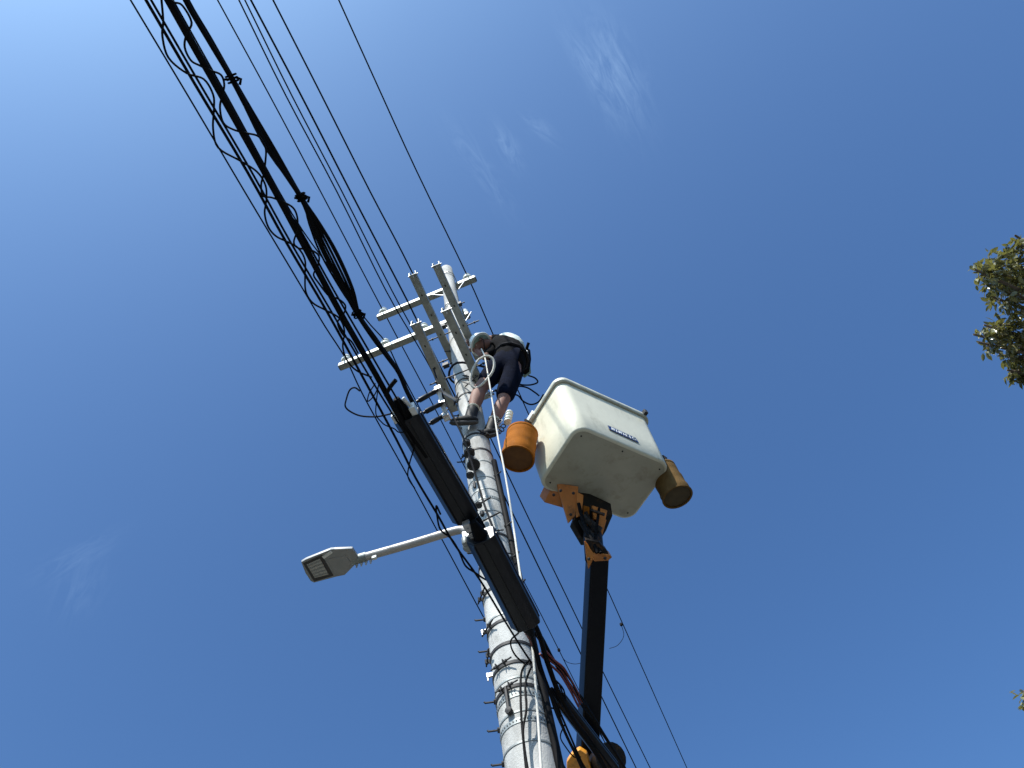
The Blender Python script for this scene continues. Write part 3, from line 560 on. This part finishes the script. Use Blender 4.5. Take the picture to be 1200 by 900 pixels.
# mount on the outer long side and under it
o0 = bc + e2 * (hy + 0.02)
def od(px, py, dd): return atd(px, py, dd)
va0 = (C0 - atd(690, 600, 6.5)).normalized()
def plate(px, dd, thick, m, name, parent=None, bev=0.006):
    d = MB(); pts = [atd(x, y, dd + (e if e else 0)) for x, y, e in px]; nn = (pts[1] - pts[0]).cross(pts[2] - pts[0]).normalized()
    if nn.dot(fw) < 0: nn = -nn
    d.prism(pts, nn * thick); return d.build(name, m, parent or lift, bevel=bev)
plate(((638, 589, .05), (646, 572, .0), (660, 568, .05), (672, 599, .0)), 6.75, 0.10, ORP, 'control_box')
plate(((652, 566, .1), (678, 570, .1), (675, 604, 0), (666, 613, 0)), 6.62, 0.04, ORP, 'left_mount_plate')
plate(((673, 570, .2), (716, 590, .2), (718, 604, .1), (710, 622, .0), (703, 634, .0), (684, 634, -.05), (671, 612, -.05), (674, 604, 0)), 6.62, 0.07, GRIME, 'mount_body')
plate(((694, 592, 0), (712, 598, 0), (709, 612, -.05), (696, 608, -.05)), 6.64, 0.05, ORP, 'cross_plate')
plate(((684, 592, 0), (691, 594, 0), (690, 622, -.08), (683, 618, -.08)), 6.62, 0.04, ORNG, 'hydraulic_block')
plate(((692, 611, 0), (706, 617, 0), (702, 624, -.05), (691, 617, -.05)), 6.6, 0.03, ORNG, 'pivot_lug')
plate(((676, 576, .1), (684, 580, .1), (682, 604, 0), (676, 606, 0)), 6.58, 0.03, ORP, 'inner_mount_plate')
plate(((700, 606, 0), (711, 609, 0), (706, 627, -.05), (699, 628, -.05)), 6.58, 0.04, ORP, 'right_lug')
for q0, q1, r_ in (((686, 600), (697, 622), .018), ((693, 598), (708, 603), .014), ((679, 610), (690, 629), .016)):
    d = MB(); d.tube([atd(*q0, 6.56), atd(*q1, 6.48)], r_, 8); d.build('hydraulic_pipe', GRIME, lift, smooth=True)
for q in ((657, 575), (672, 578), (669, 603), (649, 580), (690, 655), (709, 654)):
    d = MB(); c = atd(*q, 6.55 if q[1] < 640 else 6.2); d.lathe(c, va0, [(0.013, 0), (0.015, 0.012), (0.008, 0.016)], 6); d.build('mount_bolt', DSTEEL, lift)
d = MB(); d.tube([atd(683, 605, 6.55), atd(704, 622, 6.5)], 0.03, 12); d.build('pivot_pin', DSTEEL, lift, smooth=True)
d = MB(); d.tube(spline([atd(678, 590, 6.6), atd(684, 612, 6.45), atd(693, 630, 6.3), atd(700, 648, 6.2)], 4), 0.016, 8); d.build('hydraulic_hose', BLK, lift, smooth=True)
d = MB(); d.tube(spline([atd(702, 596, 6.6), atd(700, 612, 6.45), atd(698, 632, 6.35), atd(704, 648, 6.2)], 4), 0.013, 8); d.build('hydraulic_hose', BLK, lift, smooth=True)
d = MB(); d.tube([atd(694, 622, 6.6), atd(697, 655, 6.35)], 0.085, 16); d.build('rotator_neck', GRIME, lift, smooth=True)
# boom: square section running back and down
b0 = atd(700, 652, 6.38); b1 = atd(687, 903, 6.38); ba = (b1 - b0).normalized()
va = (b0 - C0).normalized(); bs = ba.cross(va).normalized(); bu = bs.cross(ba).normalized()
bs2 = (bs * math.cos(.36) + bu * math.sin(.36)).normalized(); bu2 = ba.cross(bs2).normalized()
def boomsec(t0, t1, w, h, name, m, bev=0.015):
    d = MB(); d.box(b0 + ba * (t0 + t1) / 2, (bs2, bu2, ba), (w, h, (t1 - t0) / 2)); return d.build(name, m, lift, bevel=bev)
boomsec(-0.02, 2.6, 0.083, 0.075, 'inner_boom', BOOMM)
plate(((684.5, 634, 0), (697, 650, -.04), (689, 667, -.04)), 6.26, 0.05, ORP, 'boom_head_gusset', bev=0.004)
plate(((696, 648, 0), (714, 650, 0), (717.5, 653, 0), (713, 657, 0), (697, 658, 0), (694, 655, 0)), 6.22, 0.20, ORP, 'boom_head_collar', bev=0.004)
plate(((686, 632, 0), (702, 635, 0), (712, 646, 0), (714, 651, 0), (697, 651, 0)), 6.24, 0.16, GRIME, 'boom_head', bev=0.004)
d = MB(); kn = atd(681, 905, 6.1)
kpx = [(664, 905), (664, 893), (670, 884), (679, 878), (688, 884), (694, 905), (694, 930), (668, 930)]
d.prism([atd(x, y, 6.0) for x, y in kpx], va * 0.12); d.build('elbow_housing', YEL, lift, bevel=0.012)
d = MB(); d.tube([atd(716, 889, 5.9), atd(705, 897, 6.25)], 0.125, 20); d.build('elbow_drum', GRIME, lift, bevel=0.01)
kc = atd(690, 935, 6.3); basep = Vector((-0.9, 9.6, 1.6))
d = MB(); aa = (basep - kc).normalized(); s3 = aa.cross(Z).normalized(); d.box((kc + basep) / 2, (s3, aa.cross(s3), aa), (0.13, 0.16, (basep - kc).length / 2)); d.build('lower_boom', YEL, lift, bevel=0.02)
d = MB(); d.lathe((-0.9, 9.6, 0.0), Z, [(0.9, 0.0), (0.9, 0.25), (0.55, 0.4), (0.45, 1.3), (0.32, 1.75), (0.1, 1.8)], 24); d.build('pedestal', YEL, lift, smooth=True)

# ------------------------------------------------------------------ pails hung outside the bucket
def pail(bot, axis, r0, r1, h, wall, base_m, label, group='round canvas pails hung on the bucket'):
    axis = axis.normalized(); root = thing('canvas_pail', bot, label, 'tool pail', group)
    prof = [(r0 * .90, 0.0), (r0 * .985, 0.004), (r0, 0.018)] + [(r0 + (r1 - r0) * t / 8 + 0.004 * math.sin(t * 2.1), 0.018 + (h - 0.018) * t / 8) for t in range(1, 9)] + [(r1 - 0.008, h), (r0 - 0.012, 0.03)]
    d = MB(); d.lathe(bot, axis, prof, 32); d.build('wall', wall, root, smooth=True)
    d = MB(); d.lathe(bot - axis * 0.004, axis, [(r0 * .86, 0), (r0 * .89, 0.003), (r0 * .89, 0.006)], 32); d.build('base', base_m, root, smooth=True)
    hx_ = axis.orthogonal().normalized(); hy_ = axis.cross(hx_); d = MB()
    d.tube([bot - axis * 0.008 + (hx_ * math.cos(t * .1963) + hy_ * math.sin(t * .1963)) * r0 * .985 for t in range(32)], 0.010, 6, closed=True); d.build('base_hoop', wall, root, smooth=True)
    d = MB(); d.lathe(bot + axis * (h - 0.03), axis, [(r1, 0.0), (r1 * 1.04, 0.006), (r1 * 1.04, 0.03), (r1, 0.036)], 32); d.build('top_band', wall, root, smooth=True)
    for sg in (-1, 1):
        d = MB(); c = bot + axis * h; s4 = e2 * sg * r1 * 0.8
        d.tube(spline([c + s4, c + s4 * 0.8 + Z * 0.12, c + e1 * 0.1 + s4 * .4 + Z * 0.2], 4), 0.012, 6); d.build('strap', STRAP, root)
    return root
pb = atd(606.5, 537, 6.72)
pail(pb, (atd(611.5, 512, 6.98) - pb), 0.152, 0.146, 0.36, ORNG, DBR, 'orange round canvas pail hanging left of the bucket, beside the rope')
pb = atd(793.5, 581.5, 6.75)
pail(pb, (atd(779, 556, 6.98) - pb), 0.140, 0.128, 0.36, TAN, OLIVE, 'tan round canvas pail behind the right end of the bucket')
# porcelain insulators and hardware piled between worker and orange pail
ip = thing('spool_insulator', atd(595, 492, 7.2), 'pale ribbed insulator stack above the orange pail', 'insulator')
for k in range(4):
    c = atd(595 + k * .7, 495 - k * 3.3, 7.15 + k * .05); d = MB(); d.lathe(c, Z, [(0.02, 0), (0.038, 0.006), (0.038, 0.02), (0.02, 0.028), (0.02, 0.04)], 16); d.build('insulator_disc', PORC, ip, smooth=True)
hc = thing('hook_chain', atd(588, 498, 7.15), 'tangle of grey hooks and shackles beside the worker right boot', 'hooks')
for k in range(9):
    c = atd(586 + random.uniform(-3, 4), 492 + k * 1.8, 7.1 + random.uniform(-.05, .05)); a = Vector((random.uniform(-1, 1), random.uniform(-1, 1), random.uniform(-1, 1))).normalized(); b_ = a.orthogonal().normalized(); d = MB()
    c2 = a.cross(b_); d.tube([c + (b_ * math.cos(t * .785) * 0.03 + c2 * math.sin(t * .785) * 0.018) for t in range(8)], 0.006, 5, closed=True); d.build('shackle', STEEL if k % 2 else DSTEEL, hc, smooth=True)

# ------------------------------------------------------------------ rope
d = MB(); rp = [(564, 409, -.22), (568, 418, -.24), (572, 440, -.26), (575, 458, -.27), (580, 490, -.27), (584, 515, -.27), (592, 556, -.26), (601, 612, -.25), (611, 682, -.25), (622, 742, -.24), (629, 820, -.22), (634.5, 905, -.22)]
pts = [apl(x, y, L, o) for x, y, o in rp]; d.tube(ext(spline(pts, 5), 0, 3.2), 0.0078, 8)
tag(d.build('hand_line', ROPE, smooth=True), 'pale rope hanging from the worker down in front of the pole', 'rope')
d = MB(); rg = [(415, 410), (500, 370), (570, 400), (592, 470), (570, 560), (500, 650), (440, 712), (380, 748), (335, 725), (313, 650), (330, 560), (370, 470)]
pp = [atd(520 + x / 10, 380 + y / 10, 7.75 - (y - 400) * .0006) for x, y in rg]; sp = spline(pp + [pp[0]], 5)[:-1]
d.tube(sp, 0.0135, 8, closed=True); o2 = spline([p + Vector((random.uniform(-.012, .012), 0, random.uniform(-.012, .012))) for p in pp] + [pp[0]], 5)[:-1]
d.tube(sp[3:40], 0.013, 8)
tag(d.build('rope_coil', ROPE, smooth=True), 'oval loop of pale rope hanging at the worker hip', 'rope')

# ------------------------------------------------------------------ the worker
J = {k: atz(*v) for k, v in dict(LA=(551, 490, 7.80), LK=(562, 457, 8.28), LH=(583, 430, 8.72), RA=(574, 505, 7.72), RK=(590, 469, 8.15), RH=(601, 436, 8.62),
     PV=(596, 427, 8.82), WA=(602, 413, 9.08), CH=(592, 405, 9.30), NK=(578, 405, 9.32), HD=(565, 404, 9.25), LS=(580, 412, 9.18), LE=(568, 419, 9.00), LW=(560, 411, 9.17),
     RS=(588, 400, 9.42), RE=(573, 397, 9.42), RW=(560, 400, 9.35)).items()}
ankfix = J['LA']
per = thing('person', PL(0.1, -0.15, 7.85), 'hunched lineworker in white helmet, black clothes and pale sunlit shirt back high on the pole', 'person')
GROW = 1.16
def skin(name, m, chains, parent=per, sub=2):
    vs = []; es = []; rs = []; idx = {}
    for ch in chains:
        prev = None
        for key, p, r in ch:
            if key is not None and key in idx: i = idx[key]
            else:
                i = len(vs); vs.append(Vector(p)); rs.append(tuple(q * GROW for q in r) if isinstance(r, tuple) else r * GROW)
                if key is not None: idx[key] = i
            if prev is not None: es.append((prev, i))
            prev = i
    org = WORG[parent.name]
    me = bpy.data.meshes.new(name); me.from_pydata([v - org for v in vs], es, []); o = bpy.data.objects.new(name, me); COL.objects.link(o)
    o.modifiers.new('skin', 'SKIN'); sk = me.skin_vertices[0].data
    for i, r in enumerate(rs): sk[i].radius = (r, r) if not isinstance(r, tuple) else r; sk[i].use_root = (i == 0)
    s_ = o.modifiers.new('sub', 'SUBSURF'); s_.levels = sub; s_.render_levels = sub
    dg = bpy.context.evaluated_depsgraph_get(); ev = o.evaluated_get(dg); m2 = bpy.data.meshes.new_from_object(ev)
    o.modifiers.clear(); o.data = m2; m2.materials.clear(); m2.materials.append(m); m2.shade_smooth()
    o.parent = parent; WORG[o.name] = org.copy(); return o
ht = (-N * 0.50 + Z * 0.85 - L * 0.12).normalized(); fc = (-N * 0.85 - Z * 0.5 - L * 0.1); fc -= ht * fc.dot(ht); fc.normalize()
side = fc.cross(ht).normalized()
def foot(ank, dr): return ank + dr * 0.13 - Z * 0.06
lf = (-N * 0.85 - L * 0.35 + Z * 0.05).normalized(); rf = (-N * 0.6 - L * 0.2 - Z * 0.1).normalized()
def hand(w, dirn, key, curl):
    dirn = dirn.normalized(); sd = dirn.cross(curl).normalized(); pal = w + dirn * 0.06; ch = [[(key + 'w', w, 0.024), (key + 'p', pal, (0.036, 0.02))]]
    for i, (o_, l_) in enumerate(((-0.03, .065), (-0.01, .078), (0.01, .074), (0.03, .058))):
        b_ = pal + dirn * 0.035 + sd * o_; m1 = b_ + dirn * l_ * .45 + curl * l_ * .2; t_ = m1 + dirn * l_ * .2 + curl * l_ * .5
        ch.append([(key + 'p', pal, 0.03), (None, b_, 0.0105), (None, m1, 0.0095), (None, t_, 0.0075)])
    tb = w + dirn * 0.03 - sd * 0.032; ch.append([(key + 'w', w, .024), (None, tb, 0.013), (None, tb + dirn * 0.04 - sd * 0.02 + curl * .02, 0.010), (None, tb + dirn * 0.06 - sd * 0.01 + curl * .045, 0.008)])
    return ch
body = [
    [('PV', J['PV'], 0.115), ('WA', J['WA'], 0.105), ('CH', J['CH'], 0.125), ('NB', J['CH'].lerp(J['NK'], .6), 0.068), ('NK', J['NK'], 0.055), ('H1', J['HD'] - ht * 0.03 + fc * .01, 0.078), ('H2', J['HD'] + ht * 0.05, 0.080), (None, J['HD'] + ht * .09, 0.05)],
    [('PV', J['PV'], 0), ('LH', J['LH'], 0.088), (None, J['LH'].lerp(J['LK'], .5), 0.075), ('LK', J['LK'], 0.064), (None, J['LK'].lerp(J['LA'], .35), 0.070), (None, J['LK'].lerp(J['LA'], .75), 0.040), ('LA', J['LA'], 0.036), (None, foot(J['LA'], lf), 0.022)],
    [('PV', J['PV'], 0), ('RH', J['RH'], 0.088), (None, J['RH'].lerp(J['RK'], .5), 0.075), ('RK', J['RK'], 0.060), (None, J['RK'].lerp(J['RA'], .35), 0.064), (None, J['RK'].lerp(J['RA'], .75), 0.040), ('RA', J['RA'], 0.036), (None, foot(J['RA'], rf), 0.022)],
    [('CH', J['CH'], 0), ('LS', J['LS'], 0.058), (None, J['LS'].lerp(J['LE'], .5), 0.05), ('LE', J['LE'], 0.040), (None, J['LE'].lerp(J['LW'], .5), 0.038), ('Lw', J['LW'], 0.026)],
    [('CH', J['CH'], 0), ('RS', J['RS'], 0.058), (None, J['RS'].lerp(J['RE'], .5), 0.05), ('RE', J['RE'], 0.040), (None, J['RE'].lerp(J['RW'], .5), 0.038), ('Rw', J['RW'], 0.026)],
    [('H1', 0, 0), (None, J['HD'] + fc * 0.088 - ht * 0.02, 0.020), (None, J['HD'] + fc * 0.105 - ht * 0.035, 0.011)],
]
hl = hand(J['LW'], (J['LW'] - J['LE']) + N * -.1, 'L', (-N * .6 + L * .4).normalized()); hr = hand(J['RW'], (J['RW'] - J['RE']), 'R', (-Z * .6 - L * .5).normalized())
skin('body', SKIN, body + hl + hr)
for sg in (-1, 1):
    d = MB(); d.lathe(J['HD'] + side * sg * 0.078 - ht * 0.01 - side * sg * .006, side * sg, [(0.012, 0), (0.026, 0.006), (0.024, 0.014), (0.01, 0.016)], 10); d.build('ear', SKIN, per, smooth=True)
    d = MB(); d.lathe(J['HD'] + fc * 0.076 + side * sg * 0.031, fc, [(0.012, 0), (0.012, 0.004), (0.006, 0.009)], 8); d.build('eye', HELM, per, smooth=True)
d = MB(); d.tube([J['HD'] + fc * 0.083 + side * 0.022 - ht * .065, J['HD'] + fc * 0.09 - ht * .067, J['HD'] + fc * 0.083 - side * 0.022 - ht * .065], 0.006, 6); d.build('mouth', REDC, per, smooth=True)
sh = lambda p, o=0.0: p
skin('shirt', SHIRT, [
    [(None, J['PV'] - Z * .12, 0.15), ('PV', J['PV'], 0.165), ('WA', J['WA'], 0.175), ('CH', J['CH'], 0.165), ('NB', J['CH'].lerp(J['NK'], .75), 0.095)],
    [('CH', 0, 0), ('LS', J['LS'], 0.085), (None, J['LS'].lerp(J['LE'], .55), 0.066), (None, J['LS'].lerp(J['LE'], .9), 0.055)],
    [('CH', 0, 0), ('RS', J['RS'], 0.082), (None, J['RS'].lerp(J['RE'], .55), 0.062), (None, J['RS'].lerp(J['RE'], 1.), 0.050)]])
skin('lit_shirt_back', PALE, [[(None, J['PV'] + N * .05 + Z * .10, 0.115), ('a', J['WA'] + Z * .075 + N * .035, 0.15), ('b', J['CH'] + Z * .075 + L * .02, 0.145), (None, J['NK'] + Z * .05 + N * .02, 0.09)]])  # pale layer added on top, giving the shirt's sunlit back its own colour
skin('shorts', NAVY, [
    [(None, J['WA'] - Z * .06, 0.13), ('PV', J['PV'], 0.15), ('LH', J['LH'], 0.112), (None, J['LH'].lerp(J['LK'], .45), 0.10), (None, J['LH'].lerp(J['LK'], .85), 0.085)],
    [('PV', 0, 0), ('RH', J['RH'], 0.112), (None, J['RH'].lerp(J['RK'], .45), 0.102), (None, J['RH'].lerp(J['RK'], 0.98), 0.088)],
    [('PV', 0, 0), (None, J['PV'] + N * 0.05 - Z * .06, 0.12)]])
for nm, an, dr in (('l', J['LA'], lf), ('r', J['RA'], rf)):
    kn_ = J['LK'] if nm == 'l' else J['RK']; up_ = an.lerp(kn_, .28)
    skin('sock', SOCK, [[(None, an.lerp(kn_, .2), 0.052), (None, an.lerp(kn_, .34), 0.054)]], sub=2)
    d = MB(); d.tube([up_ + (kn_ - an) * .03, up_, an, an - Z * 0.045], [0.045, 0.060, 0.057, 0.050], 14)
    d.tube([an - dr * 0.075 - Z * 0.045, an - dr * 0.05 - Z * 0.045, an + dr * 0.02 - Z * 0.038, an + dr * 0.08 - Z * 0.045, an + dr * 0.14 - Z * 0.055, an + dr * 0.175 - Z * 0.058, an + dr * 0.19 - Z * 0.06], [0.015, 0.040, 0.052, 0.046, 0.042, 0.030, 0.010], 14)
    bt = d.build('boot', LEATH, per, smooth=True)
    d = MB(); d.tube([up_ + (kn_ - an) * .02, up_ + (kn_ - an) * .045, up_ + (kn_ - an) * .07], [0.060, 0.066, 0.058], 14); d.build('boot_cuff', SOCK, bt, smooth=True)
    d = MB(); d.tube([an - dr * 0.07 - Z * 0.078, an - dr * 0.04 - Z * 0.082, an + dr * 0.10 - Z * 0.090, an + dr * 0.18 - Z * 0.088, an + dr * 0.205 - Z * 0.08], [0.012, 0.024, 0.028, 0.024, 0.010], 10); d.build('sole', SOLE, bt, smooth=True)
# helmet: shell with brim
hb = J['HD'] + ht * 0.03; htilt = ht; d = MB()
d.lathe(hb, htilt, [(0.140, -0.012), (0.143, -0.004), (0.130, 0.004), (0.126, 0.04), (0.112, 0.08), (0.082, 0.112), (0.04, 0.128), (0.0, 0.131)], 28); hm = d.build('helmet', HELM, per, smooth=True)
d = MB(); d.lathe(hb - htilt * 0.016, htilt, [(0.112, 0), (0.116, 0.003), (0.10, 0.006)], 24); d.build('liner', GREENC, hm, smooth=True)
d = MB(); d.tube([hb + side * .09, J['HD'] + side * .082 - ht * .06, J['HD'] + fc * .05 - ht * 0.11, J['HD'] - side * .082 - ht * .06, hb - side * .09], 0.006, 5); d.build('chin_strap', STRAP, hm)
# harness belt and hanging tools (parts of the belt)
d = MB(); c = J['PV'].lerp(J['WA'], .5); ta = (J['WA'] - J['PV']).normalized(); b_ = ta.orthogonal().normalized(); c2 = ta.cross(b_)
d.tube([c + (b_ * math.cos(t * .524) + c2 * math.sin(t * .524)) * 0.19 for t in range(12)], 0.020, 6, closed=True); belt = d.build('tool_belt', STRAP, per, smooth=True)
for q, m, sz in (((580, 438), STEEL, .022), ((582, 443), WHITE, .02), ((577, 450), STEEL, .014), ((581, 445), DSTEEL, .03), ((572, 461), STEEL, .016), ((574, 464), WHITE, .018), ((570, 462), STEEL, .012), ((578, 462), STEEL, .012), ((583, 448), GALV, .016)):
    d = MB(); p = atd(*q, 7.85); d.box(p, (N, L, Z), (sz, sz * .6, sz * 1.3)); d.tube([p, p + Z * 0.09], 0.004, 4); d.build('belt_fitting', m, belt, bevel=0.004)
d = MB(); d.tube(spline([J['LH'] - N * .05, PL(-0.0, -0.22, 9.0), PL(-0.16, -0.05, 9.05), PL(0.02, 0.17, 9.05), J['RH'] + L * .05], 5), 0.013, 6); d.build('safety_strap', STRAP, belt, smooth=True)
# pouch on the right hip with a dark-handled tool
tp = thing('tool_pouch', atd(615, 425, 8.5), 'black tool pouch with pale flap hanging at the worker right side', 'tool pouch')
d = MB(); d.tube([atd(618, 411, 8.6), atd(617, 421, 8.5), atd(614.5, 434, 8.4), atd(613, 438, 8.4)], [0.035, 0.055, 0.06, 0.03], 12); d.build('pouch_body', SHIRT, tp, smooth=True)
d = MB(); d.tube([atd(620.5, 428, 8.62), atd(619, 436, 8.55), atd(614, 441, 8.5)], [0.012, 0.035, 0.02], 10); d.build('pouch_flap', GREENC, tp, smooth=True)
for q in ((612, 416), (617, 413), (611, 423)):
    d = MB(); p = atd(*q, 8.45); d.box(p, (N, L, Z), (0.016, 0.012, 0.028)); d.build('buckle', STEEL, tp, bevel=0.004)
d = MB(); d.tube([atd(616, 413, 8.5), atd(617, 409, 8.5), atd(619.5, 401.5, 8.5)], [0.014, 0.018, 0.017], 10); tag(d.build('hand_tool', BLK, smooth=True), 'short black tool handle sticking up from the pouch at the worker right side', 'tool')

# ------------------------------------------------------------------ tree at the right
def tree(base, top, cr, label, cells, nleaf, seed, fills):
    rnd = random.Random(seed); root = thing('broadleaf_tree', base, label, 'tree', 'trees at the right edge')
    d = MB(); d.tube(spline([base, base.lerp(top, .35) + Vector((.12, -.1, 0)), base.lerp(top, .7) + Vector((-.08, .1, 0)), top], 5), [0.20 * (1 - .8 * i / 15) for i in range(16)], 12); d.build('trunk', BARK, root, smooth=True)
    lv, lf_ = [], []
    for (c, rad, cnt) in fills:
        cnt = int(cnt * 0.95)
        st = base.lerp(top, min(1, max(.45, (c.z - 0.9) / top.z))); d = MB()
        mid = st.lerp(c, .5) + Vector((0, 0, -.15)); d.tube(spline([st, mid, c, c + (c - mid).normalized() * rad * .5], 5), [0.035 * (1 - .9 * i / 15) for i in range(16)], 7); br = d.build('limb', BARK, root, smooth=True)
        tw = MB()
        for k in range(max(6, int(cnt / 16))):
            v = Vector((rnd.gauss(0, 1), rnd.gauss(0, 1), rnd.gauss(0, 1))).normalized() * rad * rnd.uniform(.45, 1.0) ** .7
            e = c + v; s_ = c + v * rnd.uniform(.0, .25); pt = spline([s_, s_.lerp(e, .5) + Vector((0, 0, .03)), e + Vector((0, 0, -0.03))], 3); tw.tube(pt, [0.004 * (1 - .8 * i / len(pt)) for i in range(len(pt))], 4)
            for j in range(int(9 * rnd.uniform(.6, 1.4))):
                p = s_.lerp(e, rnd.uniform(.25, 1.08)) + Vector((rnd.gauss(0, .02), rnd.gauss(0, .02), rnd.gauss(0, .02)))
                dr = (v.normalized() * .5 + Vector((rnd.gauss(0, .6), rnd.gauss(0, .6), rnd.gauss(-.6, .5)))).normalized(); ln_ = rnd.uniform(.055, .105) ; w_ = ln_ * rnd.uniform(.20, .30)
                nn = Vector((rnd.gauss(0, .6), rnd.gauss(0, .6), 1)).cross(dr).normalized(); ud = dr.cross(nn)
                o = len(lv); q = [p, p + dr * ln_ * .3 + nn * w_ * .8 + ud * .003, p + dr * ln_ * .65 + nn * w_ * .75 + ud * .003, p + dr * ln_ - ud * .006, p + dr * ln_ * .65 - nn * w_ * .75 + ud * .003, p + dr * ln_ * .3 - nn * w_ * .8 + ud * .003, p + dr * ln_ * .5 - ud * .003]
                lv.extend(q); lf_.extend([(o, o + 1, o + 6), (o + 1, o + 2, o + 6), (o + 2, o + 3, o + 6), (o + 3, o + 4, o + 6), (o + 4, o + 5, o + 6), (o + 5, o, o + 6)])
        tw.build('twig', BARK, br)
    org = WORG[root.name]; me = bpy.data.meshes.new('crown'); me.from_pydata([v - org for v in lv], [], lf_); me.materials.append(LEAF); me.shade_smooth(); o = bpy.data.objects.new('crown', me); COL.objects.link(o); o.parent = root; o['kind'] = 'stuff'
    return root
DT = 7.4
f1 = [(atd(1204, 283, DT), .13, 90), (atd(1198, 436, DT), .15, 110), (atd(1204, 448, DT), .09, 50), (atd(1164, 404, DT), .11, 60), (atd(1172, 318, DT), .24, 420), (atd(1160, 322, DT - .1), .15, 170), (atd(1196, 312, DT + .1), .26, 420), (atd(1196, 345, DT - .1), .27, 420), (atd(1178, 352, DT + .1), .15, 150), (atd(1172, 385, DT), .20, 260), (atd(1158, 395, DT), .10, 60), (atd(1190, 395, DT), .23, 380), (atd(1200, 420, DT), .20, 260), (atd(1188, 418, DT + .1), .14, 110), (atd(1201, 438, DT), .11, 60), (atd(1206, 292, DT), .16, 130), (atd(1225, 350, DT), .38, 600), (atd(1240, 400, DT), .40, 600), (atd(1260, 320, DT + .2), .5, 700), (atd(1280, 370, DT + .3), .55, 700)]
f1 = [(c + (atd(1166, 380, DT) - atd(1170, 380, DT)), r_, n_) for c, r_, n_ in f1]
cen = atd(1330, 400, DT + .5)
tree(Vector((cen.x + .3, cen.y + .2, 0)), Vector((cen.x + .15, cen.y + .1, cen.z + .4)), 1, 'glossy olive-leaved tree whose crown tip enters at the upper right edge', 0, 0, 3, f1)
f2 = [(atd(1209, 817, 7.0), .12, 90), (atd(1225, 822, 7.0), .2, 260), (atd(1250, 830, 7.1), .28, 350)]
cen = atd(1290, 850, 7.3)
tree(Vector((cen.x + .2, cen.y + .1, 0)), Vector((cen.x, cen.y, cen.z + .1)), 1, 'leafy tree tip just entering at the lower right edge', 0, 0, 5, f2)
